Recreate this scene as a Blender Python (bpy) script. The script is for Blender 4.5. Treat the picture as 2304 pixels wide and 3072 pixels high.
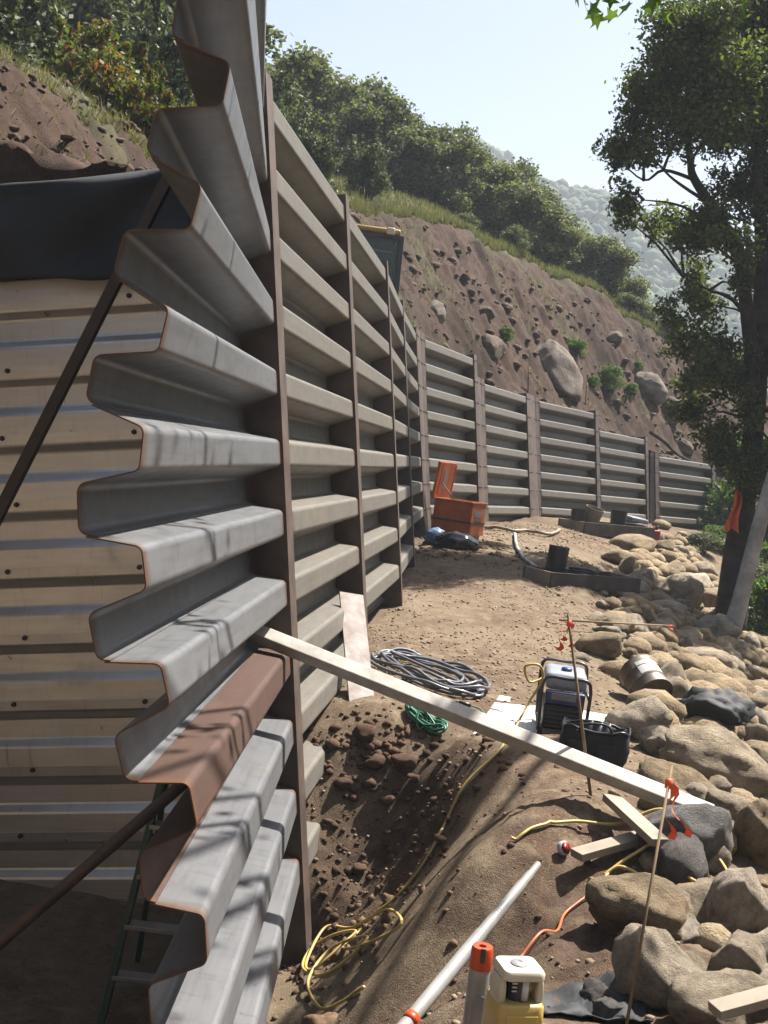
import bpy, bmesh, math, random
import numpy as np
from mathutils import Vector, Matrix, Euler

for o in list(bpy.data.objects):
    bpy.data.objects.remove(o)
SC = bpy.context.scene
COL = SC.collection
R = math.radians

# ---------------------------------------------------------------- camera
cam = bpy.data.cameras.new('camera'); camo = bpy.data.objects.new('camera', cam); COL.objects.link(camo)
cam.sensor_fit = 'HORIZONTAL'; cam.sensor_width = 36.0; cam.lens = 36.0 * 3532.28 / 2304.0
cam.clip_start = 0.05; cam.clip_end = 6000
camo.matrix_world = Matrix.Rotation(R(90 - 2.8337), 4, 'X') @ Matrix.Rotation(R(6.883), 4, 'Z')
SC.camera = camo
SC.render.resolution_x = 768; SC.render.resolution_y = 1024

# ---------------------------------------------------------------- sky, sun, exposure
SUN_AZ = R(50)      # to the right of the view direction (+Y)
SUN_EL = R(58)
W = bpy.data.worlds.new('World'); SC.world = W; W.use_nodes = True
nt = W.node_tree; nt.nodes.clear()
out = nt.nodes.new('ShaderNodeOutputWorld'); bg = nt.nodes.new('ShaderNodeBackground'); sky = nt.nodes.new('ShaderNodeTexSky')
sky.sky_type = 'NISHITA'; sky.sun_disc = False; sky.sun_elevation = SUN_EL; sky.sun_rotation = SUN_AZ
sky.altitude = 100; sky.air_density = 1.0; sky.dust_density = 4.0; sky.ozone_density = 1.0
bg.inputs['Strength'].default_value = 0.05
nt.links.new(sky.outputs[0], bg.inputs[0]); nt.links.new(bg.outputs[0], out.inputs[0])
sun = bpy.data.lights.new('sun', 'SUN'); sun.energy = 5.0; sun.angle = R(0.53); sun.color = (1.0, 0.95, 0.87)
suno = bpy.data.objects.new('sun', sun); COL.objects.link(suno)
sd = Vector((math.sin(SUN_AZ) * math.cos(SUN_EL), math.cos(SUN_AZ) * math.cos(SUN_EL), math.sin(SUN_EL)))
suno.rotation_euler = sd.to_track_quat('Z', 'Y').to_euler(); suno.location = sd * 30
vs = SC.view_settings
vs.view_transform = 'Standard'; vs.look = 'None'; vs.exposure = 1.8; vs.gamma = 1.0; vs.use_curve_mapping = False
SC.render.engine = 'CYCLES'
SC.cycles.volume_bounces = 0
SC.cycles.max_bounces = 4; SC.cycles.diffuse_bounces = 1; SC.cycles.glossy_bounces = 2; SC.cycles.transmission_bounces = 2

# ---------------------------------------------------------------- shape of the land (plain numpy)
def vnoise(x, y, seed=0):
    xi = np.floor(x).astype(np.int64); yi = np.floor(y).astype(np.int64)
    fx = x - xi; fy = y - yi
    fx = fx * fx * (3 - 2 * fx); fy = fy * fy * (3 - 2 * fy)
    def h(a, b):
        n = (a * 374761393 + b * 668265263 + seed * 1442695041) & 0x7fffffff
        n = ((n ^ (n >> 13)) * 1274126177) & 0x7fffffff
        n = (n ^ (n >> 16)) & 0xffff
        return n / 32767.5 - 1.0
    a = h(xi, yi); b = h(xi + 1, yi); c = h(xi, yi + 1); d = h(xi + 1, yi + 1)
    return (a * (1 - fx) + b * fx) * (1 - fy) + (c * (1 - fx) + d * fx) * fy
def fbm(x, y, freq, octs, seed=0, gain=0.5):
    x = np.asarray(x, float); y = np.asarray(y, float)
    t = np.zeros(np.broadcast(x, y).shape); a = 1.0
    for i in range(octs):
        t = t + a * vnoise(x * freq + 17.3 * i, y * freq - 9.1 * i, seed + i); a *= gain; freq *= 2.07
    return t
CP = np.array([
 # trench beside the wall
 (-.17,6.96,-2.95),(-.26,6.18,-2.95),(-.46,5.86,-2.95),(-.97,5.99,-2.95),(.09,6.4,-2.78),(-.1,7.27,-2.6),(-.16,7.09,-2.6),(.32,7.27,-2.45),
 (.2,6.98,-2.66),(.45,7.14,-2.2),(.22,7.6,-2.15),(.04,7.75,-2.02),(.65,6.89,-1.9),(.56,6.9,-2.2),(-.12,7.95,-1.86),(-.3,7.7,-2.12),(.23,8.0,-1.8),(.67,7.4,-1.78),(.91,6.85,-1.75),
 (1.16,6.01,-1.68),(.91,5.72,-1.72),(.67,5.5,-1.86),(.5,5.42,-2.06),(.34,5.35,-2.26),(.2,5.2,-2.45),
 (1.2,5.75,-1.8),(.95,5.42,-1.97),(.76,5.2,-2.12),(.6,5.02,-2.26),(.45,4.8,-2.35),
 (.92,4.75,-1.86),(.72,4.4,-1.88),(.5,3.3,-1.62),(.42,3.75,-1.72),(.3,4.2,-2.1),(1.25,4.6,-1.74),(1.28,3.5,-1.66),(.9,3.3,-1.66),(.8,3.8,-1.75),(1.74,5.8,-1.72),
 (.15,5.0,-2.62),(0,5.6,-2.8),(-.2,4.4,-2.7),(.1,3.6,-2.2),(0,2.6,-1.85),(-.4,3.2,-2.5),(.2,2.4,-1.66),(0,0,-1.6),(1,1,-1.6),(1,2.4,-1.62),(-1,1.5,-2.2),(-1.2,3.5,-2.9),(-1.3,5,-2.95),(-2.2,5,-2.95),(-2.4,6.8,-2.95),(-1.2,6.9,-2.95),(-.75,6.4,-2.96),
 # bench along the wall
 (-.25,8.6,-1.78),(.5,8.5,-1.77),(1.2,8.0,-1.77),(1.5,7.2,-1.75),(-.1,9.5,-1.75),(1.0,9.5,-1.75),(1.8,9.5,-1.78),(.15,11.5,-1.72),(.4,13,-1.62),(1.5,13,-1.64),(2.4,13,-1.7),(.6,16,-1.47),(1.6,16,-1.48),(2.8,16,-1.5),
 (.8,19.5,-1.2),(1.8,19.5,-1.25),(3,19.5,-1.28),(4,22,-1.17),(1.9,22.5,-1.08),(3.2,26,-.98),(5,26,-1.0),(5.3,29.2,-.93),(7,29,-1.1),(9.6,34,-1.06),(7.5,31.5,-1.0),(11,33,-1.4),(13,36,-1.2),
 # bank of rocks falling away to the right
 (2.4,9.5,-1.88),(3.4,10,-2.2),(4.1,12.5,-2.25),(3.4,14,-1.95),(4.6,16,-2.2),(4.2,18,-1.8),(6,20,-2.3),(6,24,-1.7),(8,27,-2.0),(9,22,-3.0),(7,14,-3.3),(5.2,9,-3.3),(3.6,7,-2.5),(2.15,7.1,-1.82),(1.95,6.2,-1.74),(2.6,5.5,-1.95),(3,4,-2.2),(5,5,-3.2),(14,25,-3.4),(16,36,-3),
 # behind walls (buried)
 (-2,9,-2.6),(-2,13,-2.4),(-2,18,-2.2),(-1,24,-2.0),(2,30,-2.0),(6,36,-2.0),(0,45,-2.5),(20,60,-5),(-6,6,-2.9),(-6,20,-2.4)], float)
_eps = 0.12
def _K(a, b): return np.sqrt(((a[:, None, :] - b[None, :, :]) ** 2).sum(-1) + _eps ** 2)
_n = len(CP)
_A = np.zeros((_n + 3, _n + 3)); _A[:_n, :_n] = _K(CP[:, :2], CP[:, :2]) ; _A[:_n, :_n] -= np.eye(_n) * 0.02
_A[:_n, _n] = 1; _A[:_n, _n + 1:] = CP[:, :2]; _A[_n, :_n] = 1; _A[_n + 1:, :_n] = CP[:, :2].T
_w = np.linalg.solve(_A, np.concatenate([CP[:, 2], np.zeros(3)]))
def sstep(a, b, x):
    t = np.clip((x - a) / (b - a), 0, 1); return t * t * (3 - 2 * t)
def ground_base(x, y):
    x = np.atleast_1d(np.asarray(x, float)); y = np.atleast_1d(np.asarray(y, float))
    sh = x.shape; P = np.stack([x.ravel(), y.ravel()], 1)
    z = np.zeros(len(P))
    for i in range(0, len(P), 20000):
        q = P[i:i + 20000]; z[i:i + 20000] = _K(q, CP[:, :2]) @ _w[:_n] + _w[_n] + q @ _w[_n + 1:]
    z = z.reshape(sh)
    # far away: a valley floor to the right and beyond, dirt rising at left, and an unseen bank added behind the camera for steel reflections
    far = sstep(14, 30, np.hypot(x - 4, (y - 16) * 0.75))
    valley = -4.5 - 10 * sstep(40, 160, np.hypot(x - 10, y - 20))
    z = z * (1 - far) + valley * far
    back = np.clip(-y - 2.5, 0, 14) * 0.62 + np.clip(-y - 16.5, 0, 200) * 0.2
    lef = np.clip(-x - 3.4, 0, 3.2) * 1.6 + np.clip(-x - 6.6, 0, 60) * 0.5
    m = 1 - sstep(6.0, 10.0, y)
    b = np.maximum(np.where(y < 0, back, 0), lef * m)
    b = b * (1 - sstep(8, 30, x))
    z = np.where(b > 0, np.maximum(z, -2.6 + b * 1.0), z)
    return z
def wetness(x, y):
    """1 where the soil was freshly dug and is still dark"""
    cx = (x - 0.22) / 0.75; cy = (y - 7.05) / 0.95
    t = 1 - sstep(0.45, 1.05, np.sqrt(cx * cx + cy * cy) + 0.28 * fbm(x, y, 2.1, 3, 5))
    f = 1 - sstep(0.5, 1.1, np.sqrt(((x - 0.85) / 0.75) ** 2 + ((y - 4.4) / 1.2) ** 2) + 0.3 * fbm(x, y, 2.0, 3, 8))
    g = 0.55 * sstep(0.0, 0.55, fbm(x, y, 0.35, 3, 11)) * sstep(12, 15, y)
    return np.clip(np.maximum(np.maximum(t, 0.8 * f), g), 0, 1)
def ground_z(x, y):
    x = np.atleast_1d(np.asarray(x, float)); y = np.atleast_1d(np.asarray(y, float))
    z = ground_base(x, y); w = wetness(x, y)
    n = 0.030 * fbm(x, y, 1.3, 3, 1) + (0.011 + 0.034 * w) * fbm(x, y, 6.0, 4, 2) + 0.006 * np.abs(fbm(x, y, 17.0, 2, 4))
    # erosion ribs down the spoil ridge
    rid = np.exp(-(((x - 0.75) / 0.55) ** 2 + ((y - 5.75) / 0.6) ** 2))
    n = n + 0.030 * rid * np.abs(fbm(x * 2.2 + y * 2.2, (x - y) * 9.0, 1.0, 3, 3))
    return z + n
def gz(x, y): return float(ground_z(x, y)[0])
# line of the wall (points on the face at eye level), measured along s
WALL = [(-1.25,1.2),(-.66,6.93),(-.33,9.98),(.045,13.0),(.255,16.2),(.57,19.55),(1.80,22.95),(3.26,26.4),(5.21,29.3),(7.15,31.95),(9.75,34.45),(12.4,36.6),(17,39.5),(24,42)]
WP = np.array(WALL); _seg = np.hypot(*(WP[1:] - WP[:-1]).T)
WS = np.concatenate([[0], np.cumsum(_seg)]); WS = WS - WS[1]          # s = 0 at the first post
_h = np.arctan2((WP[1:] - WP[:-1])[:, 0], (WP[1:] - WP[:-1])[:, 1]); _hm = np.concatenate([[_h[0]], (_h[1:] + _h[:-1]) / 2, [_h[-1]]])
def wall_pt(s, d):
    """point d metres behind the wall face"""
    s = np.asarray(s, float); x = np.interp(s, WS, WP[:, 0]); y = np.interp(s, WS, WP[:, 1]); h = np.interp(s, WS, _hm)
    x = np.where(s < WS[0], WP[0, 0] + (s - WS[0]) * np.sin(h), x); y = np.where(s < WS[0], WP[0, 1] + (s - WS[0]) * np.cos(h), y)
    x = np.where(s > WS[-1], WP[-1, 0] + (s - WS[-1]) * np.sin(h), x); y = np.where(s > WS[-1], WP[-1, 1] + (s - WS[-1]) * np.cos(h), y)
    return x - np.cos(h) * d, y + np.sin(h) * d
def hill_base(s, d):
    s = np.asarray(s, float); d = np.asarray(d, float)
    top = np.interp(s, [-30, 0, 3, 6, 16.3, 17.2, 23.6, 24.4, 27, 27.8, 30.2, 31, 34, 38, 45], [1.2, 1.2, 1.45, 1.6, 1.62, 1.45, 1.45, 1.08, 1.05, .68, .65, .25, .1, -.4, -1.2])
    d1 = np.interp(s, [-5, 0, 1.5, 3.5, 14, 30, 60], [2.7, 2.6, 2.15, 1.75, 1.5, 1.5, 1.8])
    d2 = np.interp(s, [-20, 0, 2, 4, 8, 14, 18, 22, 26, 30, 34, 40, 60], [3.3, 3.3, 2.72, 2.34, 2.3, 3.5, 4.2, 4.75, 5.15, 5.3, 4.9, 4.0, 3.0])
    cut = np.interp(s, [-20, 0, 40], [1.36, 1.4, 1.4])
    nat = np.interp(s, [-30, 14, 24, 31, 40, 60], [.24, .24, .28, .10, -.25, -.35])
    z = top + 0.18 * np.minimum(d, d1) + cut * np.clip(d - d1, 0, None) - 0
    zt = top + 0.18 * d1 + cut * (d2 - d1) + nat * (d - d2)
    k = 0.25
    z = np.where(d > d2 + 1.0, zt, -np.logaddexp(-z / k, -zt / k) * k)      # rounded brow
    z = z - np.clip(d - 45, 0, None) * 0.5
    return z
def hill_z(s, d):
    s = np.asarray(s, float); d = np.asarray(d, float)
    x, y = wall_pt(s, d)
    z = hill_base(s, d)
    d2 = np.interp(s, [-20, 0, 2, 4, 8, 14, 18, 22, 26, 30, 34, 40, 60], [3.3, 3.3, 2.72, 2.34, 2.3, 3.5, 4.2, 4.75, 5.15, 5.3, 4.9, 4.0, 3.0])
    near = 1 - sstep(10, 16, d); face = sstep(1.2, 2.0, d) * near * (1 - .8 * sstep(-.7, .3, d - d2))
    z = z + near * (0.06 * fbm(x, y, 1.6, 3, 21) + 0.045 * fbm(x, y, 6, 3, 22) + 0.05 * np.abs(fbm(x, y, 3.1, 4, 27)) * (1 - sstep(6, 10, s))) + face * (0.15 * fbm(s * 1.3, d * 0.9, 1.0, 4, 23) + 0.13 * np.abs(fbm(s * 3.4, d * 2.6, 1.0, 4, 24)) + 0.05 * fbm(s * 9, d * 7, 1.0, 2, 26)) + (1 - near) * 0.5 * fbm(x, y, 0.12, 3, 25)
    return z
def hill_pt(s, d):
    x, y = wall_pt(s, d); return (float(x), float(y), float(hill_z(s, d)))

# ---------------------------------------------------------------- helpers
def link(o, parent=None):
    COL.objects.link(o)
    if parent is not None: o.parent = parent
    return o
def mesh_obj(name, verts, faces, mat=None, parent=None, smooth=False, uvs=None, cols=None, loc=None):
    me = bpy.data.meshes.new(name); me.from_pydata([tuple(map(float, v)) for v in verts], [], faces)
    if smooth: me.polygons.foreach_set('use_smooth', [True] * len(me.polygons))
    if uvs is not None:
        ul = me.uv_layers.new(name='UVMap'); li = np.zeros(len(me.loops), int); me.loops.foreach_get('vertex_index', li)
        ul.data.foreach_set('uv', np.asarray(uvs, float)[li].ravel())
    if cols is not None:
        for nm, c in cols.items():
            a = me.attributes.new(nm, 'FLOAT', 'POINT'); a.data.foreach_set('value', np.asarray(c, float))
    if mat: me.materials.append(mat)
    o = bpy.data.objects.new(name, me); link(o, parent)
    if loc is not None: o.location = loc
    return o
def big_mesh(name, V, F, mat, smooth=False, parent=None, cols=None):
    """V (n,3), F (m,k) numpy arrays, fast path"""
    me = bpy.data.meshes.new(name); V = np.asarray(V, np.float32); F = np.asarray(F, np.int32); k = F.shape[1]
    me.vertices.add(len(V)); me.vertices.foreach_set('co', V.ravel())
    me.loops.add(F.size); me.loops.foreach_set('vertex_index', F.ravel())
    me.polygons.add(len(F)); me.polygons.foreach_set('loop_start', np.arange(0, F.size, k, dtype=np.int32))
    me.update(calc_edges=True)
    if smooth: me.polygons.foreach_set('use_smooth', np.ones(len(F), bool))
    if cols is not None:
        for nm, c in cols.items():
            a = me.attributes.new(nm, 'FLOAT', 'POINT'); a.data.foreach_set('value', np.asarray(c, np.float32))
    me.validate(); me.materials.append(mat)
    o = bpy.data.objects.new(name, me); return link(o, parent)
class MB:
    def __init__(s): s.v = []; s.f = []
    def add(s, vs, fs):
        b = len(s.v); s.v += [Vector(v) for v in vs]; s.f += [tuple(i + b for i in f) for f in fs]; return s
    def box(s, c, size, rot=None, bev=0.0):
        hx, hy, hz = [q / 2 for q in size]; M = rot.to_matrix() if isinstance(rot, Euler) else (rot if rot is not None else Matrix.Identity(3))
        c = Vector(c)
        if bev <= 0:
            vs = [(sx * hx, sy * hy, sz * hz) for sz in (-1, 1) for sx, sy in ((-1, -1), (1, -1), (1, 1), (-1, 1))]
            return s.add([c + M @ Vector(v) for v in vs], [(3, 2, 1, 0), (4, 5, 6, 7), (0, 1, 5, 4), (1, 2, 6, 5), (2, 3, 7, 6), (3, 0, 4, 7)])
        bm = bmesh.new(); bmesh.ops.create_cube(bm, size=1)
        for v in bm.verts: v.co = Vector((v.co.x * 2 * hx, v.co.y * 2 * hy, v.co.z * 2 * hz))
        bmesh.ops.bevel(bm, geom=bm.edges[:], offset=bev, segments=2, affect='EDGES', profile=0.6)
        bm.verts.index_update(); s.add([c + M @ v.co for v in bm.verts], [tuple(v.index for v in f.verts) for f in bm.faces]); bm.free(); return s
    def cyl(s, p0, p1, r0, r1=None, n=12, caps=True):
        r1 = r0 if r1 is None else r1; return s.tube([p0, p1], [r0, r1], n, caps)
    def tube(s, pts, rad, n=8, caps=True, closed=False):
        pts = [Vector(p) for p in pts]; m = len(pts)
        rad = [rad] * m if isinstance(rad, (int, float)) else rad
        T = []
        for i in range(m):
            a = pts[i - 1] if (i > 0 or closed) else pts[i]; b = pts[(i + 1) % m] if (i < m - 1 or closed) else pts[i]
            t = b - a; T.append(t.normalized() if t.length > 1e-9 else Vector((0, 0, 1)))
        u = T[0].orthogonal().normalized(); rings = []; vs = []
        for i in range(m):
            u = u - T[i] * u.dot(T[i]); u = u.normalized() if u.length > 1e-6 else T[i].orthogonal().normalized(); w = T[i].cross(u)
            vs += [pts[i] + (u * math.cos(2 * math.pi * k / n) + w * math.sin(2 * math.pi * k / n)) * rad[i] for k in range(n)]
        fs = []
        for i in range(m if closed else m - 1):
            j = (i + 1) % m
            fs += [(i * n + k, i * n + (k + 1) % n, j * n + (k + 1) % n, j * n + k) for k in range(n)]
        if caps and not closed: fs += [tuple(range(n - 1, -1, -1)), tuple((m - 1) * n + k for k in range(n))]
        return s.add(vs, fs)
    def lathe(s, prof, c=(0, 0, 0), n=20, M=None):
        c = Vector(c); M = M or Matrix.Identity(3); vs = []; m = len(prof)
        for r, z in prof: vs += [c + M @ Vector((r * math.cos(2 * math.pi * k / n), r * math.sin(2 * math.pi * k / n), z)) for k in range(n)]
        fs = [(i * n + k, i * n + (k + 1) % n, (i + 1) * n + (k + 1) % n, (i + 1) * n + k) for i in range(m - 1) for k in range(n)]
        if prof[0][0] > 1e-5: fs.append(tuple(range(n - 1, -1, -1)))
        if prof[-1][0] > 1e-5: fs.append(tuple((m - 1) * n + k for k in range(n)))
        return s.add(vs, fs)
    def beam(s, p0, p1, w, h, up=(0, 0, 1), bev=0.0):
        p0 = Vector(p0); p1 = Vector(p1); x = (p1 - p0); L = x.length; x.normalize(); z = Vector(up); z = (z - x * z.dot(x)).normalized(); y = z.cross(x)
        return s.box((p0 + p1) / 2, (L, w, h), Matrix((x, y, z)).transposed(), bev)
    def build(s, name, mat, parent=None, smooth=False, auto=None):
        o = mesh_obj(name, s.v, s.f, mat, parent, smooth)
        if auto is not None:
            o.data.polygons.foreach_set('use_smooth', [True] * len(o.data.polygons))
            bm = bmesh.new(); bm.from_mesh(o.data)
            for e in bm.edges:
                if len(e.link_faces) == 2 and e.calc_face_angle(0) > R(auto): e.smooth = False
            bm.to_mesh(o.data); bm.free()
        return o
def empty(name, loc=(0, 0, 0), rz=0.0):
    o = bpy.data.objects.new(name, None); o.empty_display_size = 0.1; link(o); o.location = loc; o.rotation_euler = (0, 0, rz); return o
def tag(o, label, cat, group=None, kind=None):
    o['label'] = label; o['category'] = cat
    if group: o['group'] = group
    if kind: o['kind'] = kind
    return o
def setting(o, kind='structure', label=None):
    o['kind'] = kind
    if label: o['label'] = label
    return o
def copy_tree(o, parent=None):
    c = o.copy(); link(c, parent)
    for ch in list(o.children):
        k = copy_tree(ch, c); k.matrix_parent_inverse = ch.matrix_parent_inverse.copy()
    return c
def spline(pts, n=8, closed=False):
    P = [Vector(p) for p in pts]; m = len(P); o = []
    rng = range(m if closed else m - 1)
    for i in rng:
        a = P[(i - 1) % m] if (closed or i > 0) else P[0]; b = P[i]; c = P[(i + 1) % m]; d = P[(i + 2) % m] if (closed or i < m - 2) else P[-1]
        for k in range(n):
            t = k / n; o.append(0.5 * ((2 * b) + (c - a) * t + (2 * a - 5 * b + 4 * c - d) * t * t + (3 * b - a - 3 * c + d) * t ** 3))
    if not closed: o.append(P[-1])
    return o

# ---------------------------------------------------------------- materials
def newmat(name):
    m = bpy.data.materials.new(name); m.use_nodes = True; nt = m.node_tree; nt.nodes.clear()
    o = nt.nodes.new('ShaderNodeOutputMaterial'); b = nt.nodes.new('ShaderNodeBsdfPrincipled'); nt.links.new(b.outputs[0], o.inputs[0])
    return m, nt, b, o
def N(nt, typ, **kw):
    n = nt.nodes.new(typ)
    for k, v in kw.items():
        if k in n.inputs: n.inputs[k].default_value = v
        else: setattr(n, k, v)
    return n
def noise(nt, scale, detail=4, rough=0.55, vec=None, dist=0.0):
    n = N(nt, 'ShaderNodeTexNoise', Scale=scale, Detail=detail, Roughness=rough, Distortion=dist)
    if vec is not None: nt.links.new(vec, n.inputs['Vector'])
    return n.outputs['Fac']
def ramp(nt, fac, stops):
    r = nt.nodes.new('ShaderNodeValToRGB'); nt.links.new(fac, r.inputs[0]); e = r.color_ramp.elements
    while len(e) < len(stops): e.new(0.5)
    for q, (p, c) in zip(e, stops): q.position = p; q.color = (*c, 1) if len(c) == 3 else c
    return r.outputs[0]
def mix(nt, fac, a, b, typ='MIX'):
    m = nt.nodes.new('ShaderNodeMix'); m.data_type = 'RGBA'; m.blend_type = typ
    for sock, v in ((m.inputs[0], fac), (m.inputs[6], a), (m.inputs[7], b)):
        if hasattr(v, 'links'): nt.links.new(v, sock)
        elif isinstance(v, (int, float)): sock.default_value = v
        else: sock.default_value = (*v, 1)
    return m.outputs[2]
def maths(nt, op, a, b=0.0, c=0.0):
    m = nt.nodes.new('ShaderNodeMath'); m.operation = op
    for i, v in enumerate((a, b, c)):
        if hasattr(v, 'links'): nt.links.new(v, m.inputs[i])
        else: m.inputs[i].default_value = v
    return m.outputs[0]
def smooth_mask(nt, v, lo, hi):
    m = N(nt, 'ShaderNodeMapRange'); m.interpolation_type = 'SMOOTHSTEP'; nt.links.new(v, m.inputs[0]); m.inputs[1].default_value = lo; m.inputs[2].default_value = hi
    return m.outputs[0]
def bump(nt, b, h, strength=0.3, dist=0.02):
    n = N(nt, 'ShaderNodeBump', Strength=strength, Distance=dist); nt.links.new(h, n.inputs['Height']); nt.links.new(n.outputs[0], b.inputs['Normal'])
def objvec(nt): return nt.nodes.new('ShaderNodeTexCoord').outputs['Object']
def simple(name, c1, c2=None, scale=6, rough=0.6, metal=0.0, bmp=0.15, bscale=30, bdist=0.005, spec=0.5, coat=0.0):
    m, nt, b, o = newmat(name); v = objvec(nt)
    c2 = c2 or tuple(q * 0.75 for q in c1); c1 = tuple(q * 0.56 for q in c1); c2 = tuple(q * 0.56 for q in c2)
    n = noise(nt, scale, 5, 0.6, v); nt.links.new(ramp(nt, n, [(0.35, c2), (0.65, c1)]), b.inputs['Base Color'])
    rr = N(nt, 'ShaderNodeMapRange'); nt.links.new(noise(nt, scale * 2.3, 3, 0.5, v), rr.inputs[0]); rr.inputs[3].default_value = max(0.05, rough - 0.12); rr.inputs[4].default_value = min(1, rough + 0.12)
    nt.links.new(rr.outputs[0], b.inputs['Roughness']); b.inputs['Metallic'].default_value = metal; b.inputs['Specular IOR Level'].default_value = spec
    b.inputs['Coat Weight'].default_value = coat
    if bmp: bump(nt, b, noise(nt, bscale, 4, 0.6, v), bmp, bdist)
    return m
def steel_mat(name, light, dark, dust, rust, metal=0.35, dustamt=0.5, rough=0.5, edge=0.05, spec=0.12):
    """rolled steel sheet: u along the sheet in metres (0..L), v up the profile"""
    m, nt, b, o = newmat(name)
    uv = nt.nodes.new('ShaderNodeUVMap').outputs[0]; sp = nt.nodes.new('ShaderNodeSeparateXYZ'); nt.links.new(uv, sp.inputs[0]); U, V = sp.outputs[0], sp.outputs[1]
    oi = nt.nodes.new('ShaderNodeObjectInfo'); off = nt.nodes.new('ShaderNodeVectorMath'); off.operation = 'ADD'
    rv = nt.nodes.new('ShaderNodeCombineXYZ'); nt.links.new(maths(nt, 'MULTIPLY', oi.outputs['Random'], 37.0), rv.inputs[0]); nt.links.new(maths(nt, 'MULTIPLY', oi.outputs['Random'], 53.0), rv.inputs[1])
    nt.links.new(uv, off.inputs[0]); nt.links.new(rv.outputs[0], off.inputs[1]); P = off.outputs[0]
    st = N(nt, 'ShaderNodeMapping'); st.inputs['Scale'].default_value = (0.9, 9, 1); nt.links.new(P, st.inputs[0])
    dr = N(nt, 'ShaderNodeMapping'); dr.inputs['Scale'].default_value = (9, 1.6, 1); nt.links.new(P, dr.inputs[0])
    base = ramp(nt, noise(nt, 3.0, 6, 0.62, st.outputs[0]), [(0.2, tuple(.45 * a + .55 * c for a, c in zip(dark, light))), (0.5, light), (0.8, tuple(min(1, q * 1.12) for q in light))])
    drip = smooth_mask(nt, noise(nt, 3.0, 5, 0.6, dr.outputs[0]), 0.52, 0.70)
    base = mix(nt, maths(nt, 'MULTIPLY', drip, 0.28), base, dark)
    d = smooth_mask(nt, noise(nt, 2.2, 6, 0.65, P), 0.62 - 0.3 * dustamt, 0.80 - 0.25 * dustamt)
    base = mix(nt, maths(nt, 'MULTIPLY', d, 0.75), base, dust)
    spot = smooth_mask(nt, noise(nt, 16, 3, 0.5, P), 0.70, 0.74); base = mix(nt, maths(nt, 'MULTIPLY', spot, 0.5), base, rust)
    sm = N(nt, 'ShaderNodeMapping'); sm.inputs['Scale'].default_value = (1.3, 46, 1); sm.inputs['Rotation'].default_value = (0, 0, .06); nt.links.new(P, sm.inputs[0])
    scr = maths(nt, 'MULTIPLY', smooth_mask(nt, noise(nt, 3.0, 2, 0.5, sm.outputs[0]), 0.69, 0.71), smooth_mask(nt, noise(nt, 1.6, 2, 0.5, P), 0.5, 0.62)); base = mix(nt, maths(nt, 'MULTIPLY', scr, 0.7), base, tuple(min(1, q * 1.5) for q in dust))
    run = N(nt, 'ShaderNodeMapping'); run.inputs['Scale'].default_value = (14, 1.1, 1); nt.links.new(P, run.inputs[0]); rr_ = maths(nt, 'MULTIPLY', smooth_mask(nt, noise(nt, 2.0, 4, 0.6, run.outputs[0]), 0.6, 0.72), smooth_mask(nt, noise(nt, 1.1, 3, 0.5, P), 0.5, 0.65)); base = mix(nt, maths(nt, 'MULTIPLY', rr_, 0.4), base, rust)
    L = nt.nodes.new('ShaderNodeAttribute'); L.attribute_name = 'length'
    e0 = maths(nt, 'MINIMUM', U, maths(nt, 'SUBTRACT', L.outputs['Fac'], U))
    e0 = maths(nt, 'SUBTRACT', e0, maths(nt, 'MULTIPLY', noise(nt, 9, 4, 0.6, P), edge * 2.2))
    em = N(nt, 'ShaderNodeMapRange'); nt.links.new(e0, em.inputs[0]); em.inputs[1].default_value = edge * 0.35; em.inputs[2].default_value = -edge * 0.9
    base = mix(nt, maths(nt, 'MULTIPLY', em.outputs[0], 0.85), base, rust)
    nt.links.new(base, b.inputs['Base Color'])
    mm = maths(nt, 'MULTIPLY', maths(nt, 'SUBTRACT', 1.0, maths(nt, 'MAXIMUM', maths(nt, 'MULTIPLY', d, 0.8), em.outputs[0])), metal); nt.links.new(mm, b.inputs['Metallic'])
    rr = N(nt, 'ShaderNodeMapRange'); nt.links.new(noise(nt, 6, 4, 0.6, P), rr.inputs[0]); rr.inputs[3].default_value = rough - 0.12; rr.inputs[4].default_value = rough + 0.2
    nt.links.new(rr.outputs[0], b.inputs['Roughness'])
    b.inputs['Specular IOR Level'].default_value = spec
    bump(nt, b, noise(nt, 5, 5, 0.5, P), 0.12, 0.01)
    return m
def leaf_mat(name, cols, trans=0.35, rough=0.5):
    m, nt, b, o = newmat(name)
    g = nt.nodes.new('ShaderNodeNewGeometry'); c = ramp(nt, g.outputs['Random Per Island'], [(i / max(1, len(cols) - 1), tuple(w * .74 for w in q)) for i, q in enumerate(cols)])
    nt.links.new(c, b.inputs['Base Color']); b.inputs['Roughness'].default_value = rough + .12; b.inputs['Specular IOR Level'].default_value = .25
    t = nt.nodes.new('ShaderNodeBsdfTranslucent'); ct = mix(nt, 1.0, c, (1.35, 1.5, 0.55), 'MULTIPLY'); nt.links.new(ct, t.inputs[0])
    ms = nt.nodes.new('ShaderNodeMixShader'); ms.inputs[0].default_value = trans
    nt.links.new(b.outputs[0], ms.inputs[1]); nt.links.new(t.outputs[0], ms.inputs[2]); nt.links.new(ms.outputs[0], o.inputs[0])
    return m
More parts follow.
